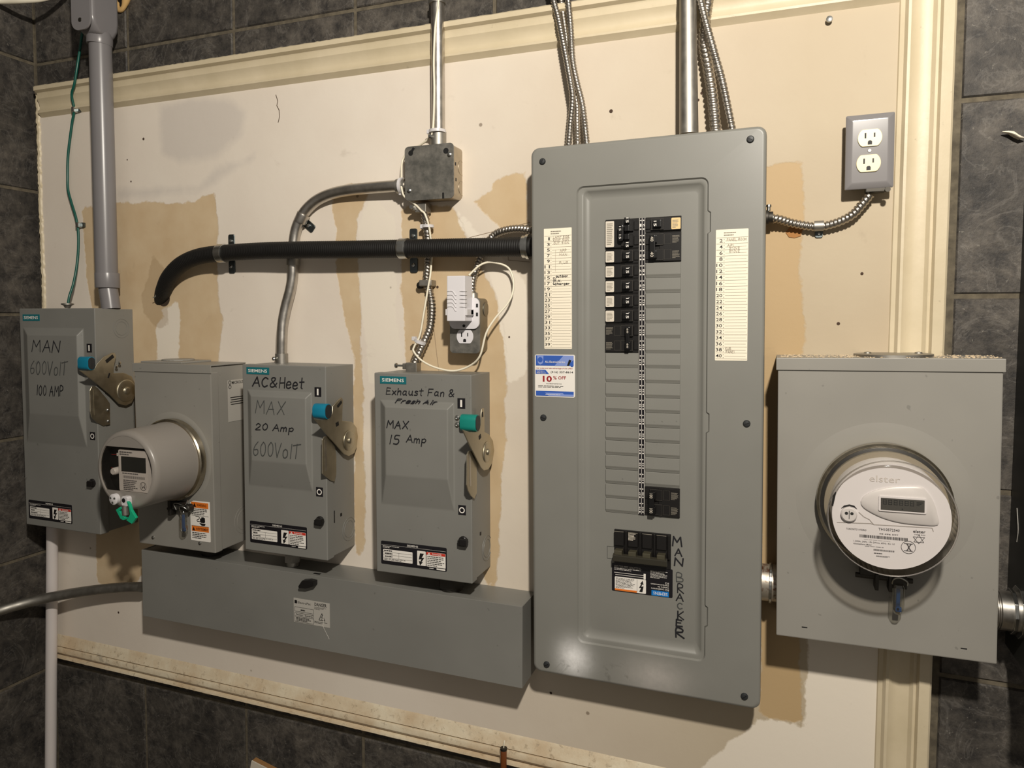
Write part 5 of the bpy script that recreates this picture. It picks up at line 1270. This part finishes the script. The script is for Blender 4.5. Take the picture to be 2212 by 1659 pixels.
# straight EMT above the junction box
t, w = empty_run('conduit', 'straight shiny steel conduit rising from the junction box', 'conduit', [(945, -70), (946, 100), (947, 300), (947, 318)], 0.032, G_EMT)
M(t.location).tube(w, 0.0132, 20, 0).build('tube', STEEL, t, smooth=60)
collar(t, 'connector', P(947, 300, 0.032), (0, 0, 1), 0.0155, 0.026, STEELD)
q = P(938, 299, 0.032); M(t.location).lathe([(0.004, 0.010), (0.004, 0.020), (0.002, 0.022)], q, n=12).build('set_screw', ZINC, t, smooth=40)
collar(t, 'coupling', P(945, 2, 0.032), (0, 0, 1), 0.0158, 0.012, STEELD)
# bent EMT from junction box down to the AC switch
t, w = empty_run('conduit', 'bent steel conduit from the junction box down to the AC and Heet switch', 'conduit', [(880, 401), (845, 402.5), (800, 406, 0.034), (752, 411, 0.031), (712, 420, 0.028), (680, 436, 0.027), (655, 462, 0.027), (640, 495, 0.027), (634, 535, 0.027), (633, 570, 0.027), (632, 600, 0.027), (627, 628, 0.028), (618, 662, 0.031), (611, 700, 0.034), (609, 740), (608, 792)], 0.036, G_EMT)
M(t.location).tube(w, 0.0116, 20, 5).build('tube', STEEL, t, smooth=60)
collar(t, 'coupling', P(633, 562, 0.027), (0, 0, 1), 0.0138, 0.022, STEELD)
collar(t, 'connector', P(608.5, 777, 0.036), (0, 0, 1), 0.0138, 0.026, STEELD)
collar(t, 'box_connector', P(868, 402, 0.036), (1, 0, 0), 0.0145, 0.020, STEELD)
q = P(602, 774, 0.036); M(t.location).lathe([(0.004, 0.010), (0.004, 0.018), (0.002, 0.020)], q, n=12).build('set_screw', ZINC, t, smooth=40)
def pipe_strap(label, pc, dirv, r, tabs, mat, w=0.016, tabw=0.011, tabL=0.026, d=0.036):
    # saddle over a run at pc, feet screwed to the wall
    t = thing('pipe_strap', label, 'pipe strap', loc=pc, group='metal straps holding the conduits')
    dv = Vector(dirv).normalized(); m = M(pc)
    a, b = pc - dv * w / 2, pc + dv * w / 2
    m.tube([a, a.lerp(b, .2), a.lerp(b, .8), b], r, 24, 0, None, None, True); m.build('saddle', mat, t, bevel=0.0008, smooth=50)
    for (u, v, ang) in tabs:
        c = P(u, v, 0.014); f = M(pc); pts = rrect(-tabw / 2, tabw / 2, -tabL / 2, tabL / 2, 0.004, 3)
        ca, sa = math.cos(ang), math.sin(ang)
        f.prism([(c.x + x * ca - z * sa, c.z + x * sa + z * ca) for x, z in pts], YW - 0.003, YW)
        fo = f.build('foot', STEELB, t, bevel=0.0006, seg=1)
        s = M(pc).lathe([(0.0045, 0.003), (0.004, 0.006), (0.001, 0.007)], (c.x, YW, c.z), n=12); s.build('screw', ZINC, fo, smooth=40)
    return t
pipe_strap('one-hole strap on the bend of the steel conduit', P(652, 471, 0.027), P(640, 495, 0.027) - P(655, 462, 0.027), 0.0138, [(668, 488, 0.9)], STEEL, 0.020, 0.018, 0.028)
# black flexible conduit
t, w = empty_run('flexible_conduit', 'thick black flexible conduit running across to the breaker panel', 'conduit', [(352, 655, -0.01), (351, 643, 0.006), (354, 626, 0.025), (366, 598, 0.040), (392, 571, 0.048), (430, 554, 0.050), (480, 547, 0.052), (560, 542, 0.056), (640, 540, 0.060), (760, 539, 0.058), (875, 537, 0.054), (1000, 535, 0.054), (1128, 533, 0.052), (1150, 533, 0.052)], 0.05)
def ribs(a, ph): return 0.0176 + 0.0003 * math.sin(a * 2 * math.pi / 0.0045)
M(t.location).tube(w, 0.0176, 20, 8, 0.0011, ribs).build('hose', RUB, t, smooth=80)
collar(t, 'connector', P(1136, 533, 0.052), (1, 0, 0), 0.021, 0.010, ZINC)
collar(t, 'lock_ring', P(1142, 533, 0.052), (1, 0, 0), 0.0235, 0.005, ZINC)
m = M(t.location); q = P(345, 643, 0.018); m.stroke([(q.x - 0.004, q.z), (q.x + 0.004, q.z + 0.002), (q.x + 0.006, q.z + 0.014)], 0.002, q.y - 0.016); m.build('scuff', plain('scuff_grey', rgb(120, 118, 108), 0.6), t)
SB = P(480, 547.5, 0.052); pipe_strap('zinc strap nearest the bend of the black flexible conduit', SB, P(500, 546, 0.052) - P(460, 549, 0.052), 0.0202, [(500, 521, 0.0), (501, 576, 0.0)], ZINC, 0.018, 0.017, 0.030)
SB = P(873, 537, 0.054); pipe_strap('zinc strap on the black flexible conduit below the junction box', SB, P(900, 536.5, 0.054) - P(850, 537.5, 0.054), 0.0202, [(893, 510, 0.0), (894, 573, 0.0)], ZINC, 0.018, 0.017, 0.030)
# plaster collar and void where it enters the wall
m = M(wall_back.location); q = P(352, 650, 0.0125); m.disc(q.x + 0.002, q.z + 0.006, 0.019, YW - 0.0004, 24); lab(m.build('hole', plain('hole_shadow', rgb(60, 46, 34), 0.9), wall_back), 'dark hole where the black conduit enters the wall')
# grey PVC riser with LB fitting
t = thing('pvc_conduit', 'grey plastic conduit with a coupling entering the large switch box', 'conduit', loc=P(240, 668, 0.06))
a, b = P(216, 70, 0.06), P(231, 612, 0.06)
M(t.location).tube([a, a.lerp(b, .5), b], 0.0242, 28, 0).build('tube', PVCG, t, smooth=60)
M(t.location).tube([P(231.5, 590, 0.06), P(232, 605, 0.06), P(232.5, 622, 0.06)], 0.0265, 28, 0).build('coupling', PVCG, t, bevel=0.001, smooth=50)
M(t.location).tube([P(233, 620, 0.06), P(237, 645, 0.06), P(240, 668, 0.06)], 0.0205, 24, 0).build('adapter', PVCG, t, smooth=60)
lbp = P(215, 98, 0.06)
t = thing('conduit_elbow', 'grey plastic conduit elbow fitting at the top left', 'conduit fitting', loc=lbp)
m = M().tube([(0, 0, 0), (0.001, 0, 0.010), (0.0, 0, 0.022)], 0.0275, 28, 0); m.build('hub', PVCG, t, bevel=0.001, smooth=50)
lm = M()
def lbloop(z, wx, yb, yf, r=0.010): return [(x, y, z) for x, y in rrect(-wx, wx, yf, yb, r)]
lm.loft([lbloop(0.014, 0.024, 0.024, -0.024, 0.02), lbloop(0.022, 0.026, 0.028, -0.032, 0.016), lbloop(0.034, 0.028, 0.031, -0.040, 0.012), lbloop(0.050, 0.0285, 0.032, -0.043, 0.010), lbloop(0.22, 0.0285, 0.032, -0.043, 0.010)], True, True)
lm.build('body', PVCG, t, smooth=50, recalc=True, wn=True)
cpo = M().prism(rrect(-0.029, 0.029, 0.018, 0.22, 0.022, 8), -0.0475, -0.0432).build('cover_plate', PVCG, t, bevel=0.0012, smooth=50, wn=True)
M().lathe([(0.005, 0.0476), (0.0045, 0.0486)], (-0.002, 0, 0.040), n=14).build('screw', DARKM, cpo, smooth=40)
# white PVC pipe below the large switch
run('pvc_pipe', 'white plastic pipe running down from the large switch box', 'pipe', [(113, 1130), (111, 1400), (109, 1720)], 0.0132, PVCW, 0.045, n=24, smooth=0)
# EMT leaving the trough to the left
run('conduit', 'long curved steel conduit leaving the left end of the wiring trough', 'conduit', [(306, 1268, 0.050), (270, 1269, 0.050), (220, 1273, 0.055), (160, 1281, 0.065), (100, 1292, 0.085), (50, 1304, 0.115), (0, 1319, 0.155), PX(-60, 1342, -1.56)], 0.0122, STEELD, 0.05, G_EMT)
# rigid conduit above the panel
w = path([(1485, -120), (1486, 10), (1487, 150), (1488, 290)], 0.052)
m = M(w[-1]); L_ = (w[-1] - w[0]).length
m.tube(w, 0.0152, 24, 0, None, lambda a, ph: 0.0128 + 0.0030 * a / L_); o = m.build('conduit', STEELD, smooth=60); o.location = w[-1]
tag(o, 'straight dull steel conduit rising from the breaker panel top', 'conduit', G_EMT)
# armoured cables
cz = lambda a, b: (1150 + a / 4.1736, b / 4.1736)
G_AC = 'armoured cables'
def ac(label, pts, r, d=0.03, pitch=0.0062, z=None): return run('armoured_cable', label, 'armoured cable', pts, r, FLEXM, d, G_AC, True, pitch=pitch)
ac('leftmost of three thin armoured cables above the breaker panel', [(*cz(140, -260), 0.030), (*cz(190, 0), 0.034), (*cz(232, 160), 0.034), (*cz(290, 450), 0.044), (*cz(345, 750), 0.048), (*cz(362, 900), 0.046), (*cz(342, 1120), 0.042), (*cz(325, 1330), 0.042)], 0.0058, pitch=0.0056)
ac('middle one of three thin armoured cables above the breaker panel', [(*cz(215, -260), 0.022), (*cz(258, 0), 0.022), (*cz(305, 330), 0.022), (*cz(352, 640), 0.022), (*cz(398, 920), 0.026), (*cz(403, 1100), 0.032), (*cz(408, 1320), 0.038)], 0.0055, pitch=0.0056)
ac('rightmost of three thin armoured cables above the breaker panel', [(*cz(300, -260), 0.036), (*cz(322, 0), 0.036), (*cz(345, 250), 0.036), (*cz(362, 540), 0.034), (*cz(402, 750), 0.034), (*cz(452, 960), 0.036), (*cz(492, 1310), 0.042)], 0.0058, pitch=0.0056)
ac('thick armoured cable beside the steel conduit above the breaker panel', [(*cz(1600, -240), 0.028), (*cz(1582, 0), 0.028), (*cz(1558, 180), 0.026), (*cz(1545, 400), 0.028), (*cz(1580, 600), 0.034), (*cz(1620, 850), 0.040), (*cz(1655, 1200), 0.046)], 0.0096, pitch=0.0088)
ac('thin armoured cable nearest the upper right corner of the breaker panel', [(*cz(1450, -240), 0.050), (*cz(1512, 0), 0.050), (*cz(1562, 200), 0.050), (*cz(1640, 480), 0.050), (*cz(1715, 750), 0.048), (*cz(1805, 1190), 0.046)], 0.0066, pitch=0.0072)
ac('armoured cable from the junction box behind the black conduit to the Exhaust Fan switch', [(917, 452, 0.030), (920, 480, 0.028), (925, 520, 0.026), (925, 570, 0.024), (922, 606, 0.022), (928, 630, 0.024), (933, 660, 0.026), (932, 690, 0.028), (927, 715, 0.032), (915, 742, 0.036), (902, 770, 0.040), (893, 792, 0.042)], 0.0082, pitch=0.0068)
ac('armoured cable from the breaker panel left side to the metal outlet box', [(1150, 497, 0.036), (1120, 494, 0.034), (1090, 498, 0.030), (1065, 510, 0.024), (1045, 540, 0.022), (1032, 572, 0.024), (1022, 605, 0.026), (1020, 640, 0.028)], 0.0075)
ac('armoured cable from the breaker panel right side to the grey outlet', [(1650, 471, 0.040), (1680, 473, 0.034), (1715, 483, 0.026), (1765, 490, 0.024), (1805, 482, 0.026), (1840, 465, 0.030), (1862, 442, 0.032), (1880, 420, 0.034)], 0.0072)
def connector(label, u, v, d, parts_, mat=STEELD):
    c = P(u, v, d); t = thing('cable_connector', label, 'cable connector', loc=c, group='cable connectors')
    for nm, (x0, x1, y0, y1, z0, z1) in parts_: M().box(x0, x1, y0, y1, z0, z1).build(nm, mat, t, bevel=0.0012)
    return t
t = connector('cable connector with a long screw on the Exhaust Fan switch', 893, 796, 0.042, [('clamp', (-0.012, 0.012, -0.010, 0.010, -0.006, 0.012)), ('jaw', (-0.022, -0.010, -0.005, 0.005, -0.002, 0.010))])
M().lathe([(0.005, -0.040), (0.005, -0.037), (0.0022, -0.036), (0.0022, -0.02)], (0, 0, 0.005), 'x', 10).build('screw', ZINC, t, smooth=40)
t = connector('cable connector under the junction box', 914, 449, 0.030, [('clamp', (-0.012, 0.012, -0.012, 0.012, -0.010, 0.008)), ('jaw', (-0.018, -0.008, -0.014, 0.004, -0.006, 0.004))])
M().lathe([(0.0045, 0.014), (0.004, 0.020)], (-0.016, 0, 0.0), n=12).build('screw', ZINC, t, smooth=40)
t = connector('cable connector under the grey outlet', 1884, 414, 0.034, [('clamp', (-0.010, 0.018, -0.009, 0.009, -0.002, 0.008))], DARKM)
M().lathe([(0.004, 0.01), (0.004, 0.016)], (0.020, 0, 0.0), n=12).build('screw', DARKM, t, smooth=40)
t = thing('cable_connector', 'cable connector on the breaker panel right side', 'cable connector', loc=P(1656, 470, 0.040), group='cable connectors')
M().lathe([(0.012, -0.004), (0.012, 0.003), (0.0095, 0.004), (0.0095, 0.010)], (0, 0, 0), 'x', 18).build('sleeve', DARKM, t, smooth=40)
M().lathe([(0.003, 0.0), (0.003, 0.006), (0.0045, 0.0065), (0.004, 0.010)], (0.003, -0.004, 0.010), 'z', 10).build('screw', ZINC, t, smooth=40)
# small one-hole straps
def clip(label, u, v, fu, fv, r, d=0.026):
    c = P(u, v, d); t = thing('cable_clip', label, 'cable clip', loc=c, group='small metal cable clips')
    m = M().tube([(-0.007, 0, 0), (0, 0, 0), (0.007, 0, 0)], r, 16, 0); m.build('band', STEELD, t, smooth=50)
    f = P(fu, fv, 0.014) - c; g = M().prism(rrect(f.x - 0.006, f.x + 0.006, min(f.z, 0) - 0.008, max(f.z, 0), 0.003, 3), YW - 0.003 - c.y, YW - c.y)
    g.build('foot', STEELB, t, bevel=0.0005, seg=1); M().lathe([(0.003, 0.003), (0.002, 0.006)], (f.x, YW - c.y, f.z - 0.002), n=10).build('screw', ZINC, t)
clip('clip on the cable running to the grey outlet', 1769, 488, 1769, 503, 0.0085)
t = thing('cable_clip', 'clip holding the armoured cable below the black conduit', 'cable clip', loc=P(922, 612, 0.024), group='small metal cable clips')
M().box(-0.012, 0.016, -0.012, 0.010, -0.006, 0.006).build('band', STEELD, t, bevel=0.002); m = M().lathe([(0.007, 0.0), (0.007, 0.006), (0.003, 0.008)], (-0.014, 0.002, -0.004), n=14); m.build('screw', DARKM, t, smooth=40)

# ================================================================== wires
wpts = [(186, 20, 0.022), (178, 70, 0.024), (169, 130, 0.034), (161, 180, 0.036), (155, 205, 0.03), (160, 237, 0.022), (155, 270, 0.02), (147, 335, 0.02), (146, 380, 0.02), (147, 410, 0.022), (155, 440, 0.022), (164, 470, 0.022), (169, 500, 0.022), (169, 540, 0.024), (165, 580, 0.03), (158, 615, 0.04), (150, 640, 0.05), (146, 664, 0.055)]
run('ground_wire', 'green grounding wire hanging beside the grey plastic conduit', 'wire', wpts, 0.0030, GREENW, n=10)
for lb_, u, v in (('upper staple on the green grounding wire', 160, 237), ('lower staple on the green grounding wire', 169, 486)):
    c = P(u, v, 0.022); t = thing('cable_staple', lb_, 'cable clip', loc=c, group='staples on the green wire')
    M().box(-0.004, 0.0045, -0.005, 0.008, -0.006, 0.006).build('strap', ZINC, t, bevel=0.0015); M().box(0.004, 0.014, 0.002, 0.009, -0.005, 0.006).build('foot', STEELB, t, bevel=0.001)
c = P(146, 660, 0.055); t = thing('cable_connector', 'small metal bushing where the green wire enters the large switch', 'cable connector', loc=c, group='cable connectors')
M().lathe([(0.006, -0.006), (0.009, 0.0), (0.014, 0.002), (0.014, 0.005), (0.006, 0.006)], (0, 0, 0), 'z', 16).build('bushing', STEELD, t, smooth=40)
wz = lambda a, b, d=0.03: (820 + a / 4.609, 460 + b / 4.609, d)
wp = [(949, -60, 0.048), (947, 5, 0.048), (940, 60, 0.047), (937, 130, 0.046), (938, 200, 0.046), (935, 280, 0.046), (925, 300, 0.04), (905, 315, 0.03), (880, 330, 0.024), (869, 350, 0.022), (867, 385, 0.04), (868, 408, 0.05), (874, 425, 0.048), (895, 440, 0.044), (910, 455, 0.045),
      wz(450, 10, 0.044), wz(490, 130, 0.040), wz(510, 270, 0.034), wz(520, 400, 0.028), wz(515, 500, 0.030), wz(505, 620, 0.036), wz(480, 760, 0.040), wz(440, 1000, 0.044), wz(400, 1220, 0.046), wz(345, 1330, 0.050), wz(340, 1380, 0.052), wz(420, 1470, 0.052), wz(560, 1540, 0.050), wz(740, 1572, 0.048), wz(900, 1520, 0.048), wz(1000, 1420, 0.056), wz(1060, 1200, 0.056), wz(1150, 1050, 0.050), wz(1290, 880, 0.040), wz(1335, 730, 0.034), wz(1310, 590, 0.032), wz(1240, 520, 0.034), wz(1100, 490, 0.040), wz(1000, 520, 0.046), wz(905, 605, 0.050), wz(890, 625, 0.052)]
run('adapter_wire', 'thin cream low-voltage wire looping from the white plug-in adapter up the conduit', 'wire', wp, 0.0020, CREAMW, n=8, smooth=6)
def tie(label, u, v, d, r, dirv=(0, 0, 1), lug=(-1, 0)):
    c = P(u, v, d); t = thing('cable_tie', label, 'cable tie', loc=c, group='white nylon cable ties')
    dv = Vector(dirv).normalized(); m = M().tube([-dv * 0.0028, Vector((0, 0, 0)), dv * 0.0028], r, 20, 0); m.build('band', WPLS, t, smooth=50)
    M().box(lug[0] * r - 0.004, lug[0] * r + 0.004, -0.006, 0.003, lug[1] - 0.004, lug[1] + 0.004).build('lock_head', WPLS, t, bevel=0.001)
tie('cable tie round the straight conduit just above the junction box', 945, 284, 0.036, 0.0165)
tie('cable tie at the left side of the junction box', 868, 402, 0.038, 0.0165, (1, 0, 0), (0, -0.014))
tie('cable tie round the armoured cable above the black conduit', 925, 489, 0.032, 0.0115)
tie('cable tie round the armoured cable near the Exhaust Fan switch', 908, 738, 0.040, 0.0125, (0.4, 0, 1), (-1, 0.006))

# ================================================================== outlets and adapter
a = P(972, 643, 0.052); b = P(1037, 764, 0.052)
OB = Fr(a.x, b.x, a.z, b.z, 0.052, (0, 0, 0))
t = thing('outlet_box', 'galvanised metal outlet box with a white receptacle behind the adapter', 'outlet', OB)
d, hw, hh = OB.d, OB.w / 2, OB.h / 2
OBS = metal('outlet_box_side', rgb(150, 146, 134), 0.45)
M().prism(rrect(-hw + 0.001, hw - 0.001, -hh + 0.001, hh - 0.001, 0.008), -d + 0.0015, YW).build('box', OBS, t, smooth=40)
cv = M().prism(rrect(-hw, hw, -hh, hh, 0.008), -d - 0.001, -d + 0.0015).build('cover', JBM, t, bevel=0.0005, seg=1)
def receptacle(parent, x, z, y, mat, r=0.0172, name='receptacle'):
    pts = []
    for k in range(40):
        a_ = 2 * math.pi * k / 40; pts.append((x + r * math.cos(a_), z + max(-0.0132, min(0.0132, r * math.sin(a_)))))
    ro = M().prism(pts, y - 0.0025, y + 0.001).build(name, mat, parent, bevel=0.0005, seg=1)
    s = M(); yy = y - 0.0029
    s.quad(x - 0.0075, x - 0.0052, z - 0.0005, z + 0.0075, yy); s.quad(x + 0.0052, x + 0.0073, z + 0.0005, z + 0.0070, yy)
    s.poly([(x - 0.003, z - 0.0105), (x + 0.003, z - 0.0105), (x + 0.003, z - 0.006), (x + 0.0015, z - 0.0042), (x - 0.0015, z - 0.0042), (x - 0.003, z - 0.006)], yy); s.build('slots', DARK, ro)
    return ro
q = OB.L(1005, 727); receptacle(t, q.x, q.z, -d, WPL)
Xk = hw - 0.001; q = OB.LX(1049, 668, Xk); km = M(); km.lathe([(0.0135, 0), (0.0135, 0.001), (0.0115, 0.0018)], (Xk, q.y, q.z), 'x', 20); km.build('knockout', OBS, t, smooth=40)
q = OB.L(1022, 634, 0.03); M().lathe([(0.0095, -0.01), (0.0095, 0.008), (0.008, 0.010)], (q.x, -0.03, hh), 'z', 16).build('connector', STEELD, t, smooth=40)
# plug-in adapter with retaining plate
a = P(965, 596, 0.094); b = P(1004, 694, 0.094)
AD = Fr(a.x, b.x, a.z, b.z, 0.094)
t = thing('plug_in_adapter', 'white plug-in adapter standing on the metal outlet box', 'power adapter', AD)
hw, hh = AD.w / 2, AD.h / 2
M().box(-hw, hw, -0.094, -0.058, -hh, hh).build('case', WPL, t, bevel=0.0018)
rb_ = M()
for k in range(5):
    z = hh * (0.32 - 0.17 * k)
    for sgn in (0, 1):
        pts = [(-hw * 0.95, -0.0945, z), (-hw * 0.35, -0.0947, z), (-hw * 0.05, -0.0947, z - 0.007), (hw * 0.1, -0.0947, z - 0.0075)] if not sgn else [(hw * 0.45, -0.0945, z), (hw * 1.0, -0.0945, z), (hw * 1.005, -0.085, z)]
        rb_.tube(pts, 0.0007, 6, 4)
rb_.build('grip_rib', WPLS, t, smooth=60)
M().box(-hw - 0.003, hw + 0.004, -0.074, -0.062, -hh * 0.72, -hh * 0.48).build('clip', WPLS, t, bevel=0.001)
for s_ in (-1, 1): M().box(s_ * (hw + 0.001) - 0.003, s_ * (hw + 0.001) + 0.003, -0.092, -0.060, -hh * 0.74, -hh * 0.46).build('clip_arm', WPLS, t, bevel=0.001)
pa, pb = P(972, 643, 0.055) - AD.c, P(1036, 711, 0.055) - AD.c
M().prism(rrect(pa.x, pb.x, pb.z, pa.z, 0.012, 6), -0.0585, -0.0531).build('retaining_plate', WPL, t, bevel=0.0012, smooth=40)
q = P(1002, 704, 0.059) - AD.c; M().lathe([(0.0028, 0.0586), (0.0028, 0.0594)], (q.x, 0, q.z), n=12).build('screw_hole', DARK, t)
for zq in (-0.3, 0.1): M().box(hw + 0.0075, hw + 0.0115, -0.0588, -0.058, hh * zq - 0.020, hh * zq - 0.013).build('vent', DARK, t)
# grey outlet upper right
OR = Fr(0.0, 0.0, 0.0, 0.0, 0.045)
a, b, c_, e_ = (P(*q, 0.045) for q in ((1829, 250), (1936, 241), (1928, 404), (1824, 410)))
OR = Fr((a.x + e_.x) / 2, (b.x + c_.x) / 2, (a.z + b.z) / 2, (c_.z + e_.z) / 2, 0.045, (0, -0.010, 0))
t = thing('wall_outlet', 'grey plastic outlet plate with two ivory sockets near the tiled edge', 'outlet', OR)
d, hw, hh = OR.d, OR.w / 2, OR.h / 2
M().prism(rrect(-hw + 0.006, hw - 0.006, -hh + 0.004, hh - 0.004, 0.006), -d + 0.006, YW).build('box', STEELD, t, smooth=40)
PLG = plain('grey_plate_plastic', rgb(130, 127, 127), 0.18)
def ol(e, y): return [(x, y, z) for x, z in rrect(-hw + e, hw - e, -hh + e, hh - e, 0.002)]
pm_ = M(); pm_.loft([ol(0, -d + 0.006), ol(0, -d + 0.002), ol(0.0015, -d + 0.0005), ol(0.007, -d - 0.002), ol(0.010, -d - 0.0024)], True, True); pm_.build('plate', PLG, t, smooth=45, recalc=True, wn=True)
for u, v in ((1879, 298), (1876, 353)): q = OR.L(u, v, d + 0.0024); receptacle(t, q.x, q.z, -d - 0.0022, ALM)
q = OR.L(1878, 326); M().lathe([(0.003, 0.0024), (0.0025, 0.0036)], (q.x, -d, q.z), n=12).build('screw', STEELD, t, smooth=40)

# ================================================================== nipples at the wide meter box
def hnip(label, u, v, d, x0, x1, r, rings, mat):
    c = P(u, v, d); t = thing('conduit_nipple', label, 'conduit fitting', loc=(x0, c.y, c.z), group='steel nipples at the wide meter box')
    m = M().lathe([(r, 0), (r, x1 - x0)], (0, 0, 0), 'x', 32); m.build('pipe', mat, t, smooth=40)
    m = M()
    k = 0.001
    while k < (x1 - x0) * 0.4: m.lathe([(r, k), (r + 0.0008, k + 0.0009), (r, k + 0.0018)], (0, 0, 0), 'x', 32, False, False); k += 0.0024
    m.build('thread', mat, t, smooth=60)
    for rr, a_, b_ in rings: M().lathe([(rr, a_), (rr, b_)], (0, 0, 0), 'x', 10 if rr > r * 1.1 else 32).build('lock_ring', ZINC, t, bevel=0.0008)
    return t
RUST = NT('rusty_steel'); w_ = RUST.wpos(); RUST.col(RUST.mix(RUST.ramp(RUST.noise(60, 4, 0.7, w_), 0.5, 0.66), rgb(190, 182, 168), rgb(112, 66, 36))); RUST.rough(0.4); RUST.b.inputs['Metallic'].default_value = 0.8; RUST = RUST.m
c = P(1660, 1258, 0.055); hnip('rust-speckled steel nipple between the breaker panel and the wide meter box', 1660, 1258, 0.055, PAN.c.x + PAN.w / 2 - 0.019, 0.2225, 0.030, [(0.033, 0.033, 0.037)], RUST)
hnip('shiny steel nipple leaving the wide meter box to the right', 2185, 1320, 0.07, 0.505, 0.556, 0.0285, [(0.033, 0.036, 0.041), (0.038, 0.045, 0.051)], STEEL)

# ================================================================== cabinet at the right edge, loose bits
t = thing('cabinet', 'dark grey cabinet cut off by the right edge of the photo', 'cabinet', loc=(0.70, 0.0, -0.03))
za, zb = P(2200, 322, 0.0).z, P(2188, 1395, 0.0).z
M((0.70, 0, -0.03)).box(0.556, 0.86, 0.0035, -0.16, zb, za).build('body', DKCAB, t, bevel=0.002)
M((0.70, 0, -0.03)).box(0.552, 0.864, -0.16, -0.18, zb - 0.006, za + 0.006).build('door', DKCAB, t, bevel=0.002)
q = PX(2196, 1200, 0.556)
m = M((0.70, 0, -0.03)); m.tube([(0.5558, -0.03, -0.20), (0.5558, -0.04, -0.23), (0.5558, -0.036, -0.25)], 0.0006, 5, 4); m.build('scratch', PAPERG, t)
c = P(2190, 293, 0.006)
m = M(c); pts = [P(u, v, 0.006) for u, v in ((2165, 285), (2178, 287), (2190, 292), (2201, 298), (2214, 298))]
wd = [0.0008, 0.0042, 0.0075, 0.006, 0.001]
m.loft([[p + Vector((0, dy * w2, dz * w2)) for dy, dz in ((-1, 0), (-.7, .5), (0, .8), (.7, .5), (1, 0), (.6, -.3), (0, -.15), (-.6, -.3))] for p, w2 in zip(pts, wd)], True, True)
o = m.build('paint_flake', PAPER, smooth=60, recalc=True); o.location = c; tag(o, 'curled cream paint flake above the dark cabinet corner', 'debris')
# screw left in the wall
q = P(1791, 45, 0.013); t = thing('wall_screw', 'lone screw in the drywall above the grey outlet', 'screw', loc=q)
M().lathe([(0.0022, -0.002), (0.0022, 0.006), (0.0052, 0.0065), (0.0048, 0.009), (0.001, 0.010)], (0, 0, 0), n=16).build('head', ZINC, t, smooth=40)
# expanding foam and cream cable at the top left
q = P(262, 3, 0.0)
t = thing('foam_plug', 'tan foam plug round a hole above the left corner', 'foam', loc=(q.x, 0.0, q.z))
rnd = random.Random(9); m = M(); loops = []
for k in range(25):
    a_ = 2 * math.pi * k / 24; R_ = 0.018 + 0.0025 * math.sin(3 * a_) ; rr = 0.008 + 0.002 * math.sin(2 * a_ + 1)
    loops.append([(R_ * math.cos(a_) + rr * math.cos(b_) * math.cos(a_), -0.002 - rr * 0.9 * math.sin(b_) * 1.0, R_ * math.sin(a_) + rr * math.cos(b_) * math.sin(a_)) for b_ in [2 * math.pi * j / 10 for j in range(10)]])
m.loft(loops, False, False); m.build('foam', FOAM, t, smooth=80, recalc=True)
M().disc(0, 0, 0.015, -0.0006, 18).build('hole', DARK, t)
run('cream_cable', 'thick cream cable crossing the top left corner', 'cable', [PX(-60, -2, -1.562), (0, 3, 0.10), (50, 2, 0.085), (100, -4, 0.06), (150, -26, 0.02), (180, -60, -0.012)], 0.006, CREAMW, n=12)
# amber plastic cylinder hanging below the trim, and a card leaning at the bottom
q = P(1088, 1628, 0.03); t = thing('hanging_pendant', 'amber plastic cylinder hanging from a short white wire below the trim', 'pendant', loc=q)
M().lathe([(0.0055, -0.05), (0.0062, -0.02), (0.0062, 0.006), (0.0055, 0.008)], (0, 0, 0), 'z', 18).build('barrel', COPPER, t, smooth=50)
M().lathe([(0.0068, 0.008), (0.0068, 0.012)], (0, 0, 0), 'z', 18).build('collar', DARKM, t, smooth=40)
M().tube([(0, 0, 0.010), (0.0005, 0, 0.018), (0.001, 0.002, 0.026)], 0.0011, 8, 4).build('wire', CREAMW, t)
a, b, e_ = P(545, 1642, 0.05), P(584, 1662, 0.05), P(541, 1665, 0.05)
t = thing('card', 'corner of a white card with brown edge at the bottom of the photo', 'card', loc=(a.x, -0.05, a.z))
dx, dz = b.x - a.x, b.z - a.z
pts = [(0, 0), (dx * 6, dz * 6), (dx * 6 - 0.06, dz * 6 - 0.25), (-0.05, -0.25)]
M().prism(pts, -0.003, 0.0).build('face', CARD, t); M().prism([(0.0005, 0.0), (dx * 6, dz * 6), (dx * 6, dz * 6 - 0.004), (0.0005, -0.004)], 0.0005, 0.012).build('edge', CARDB, t)
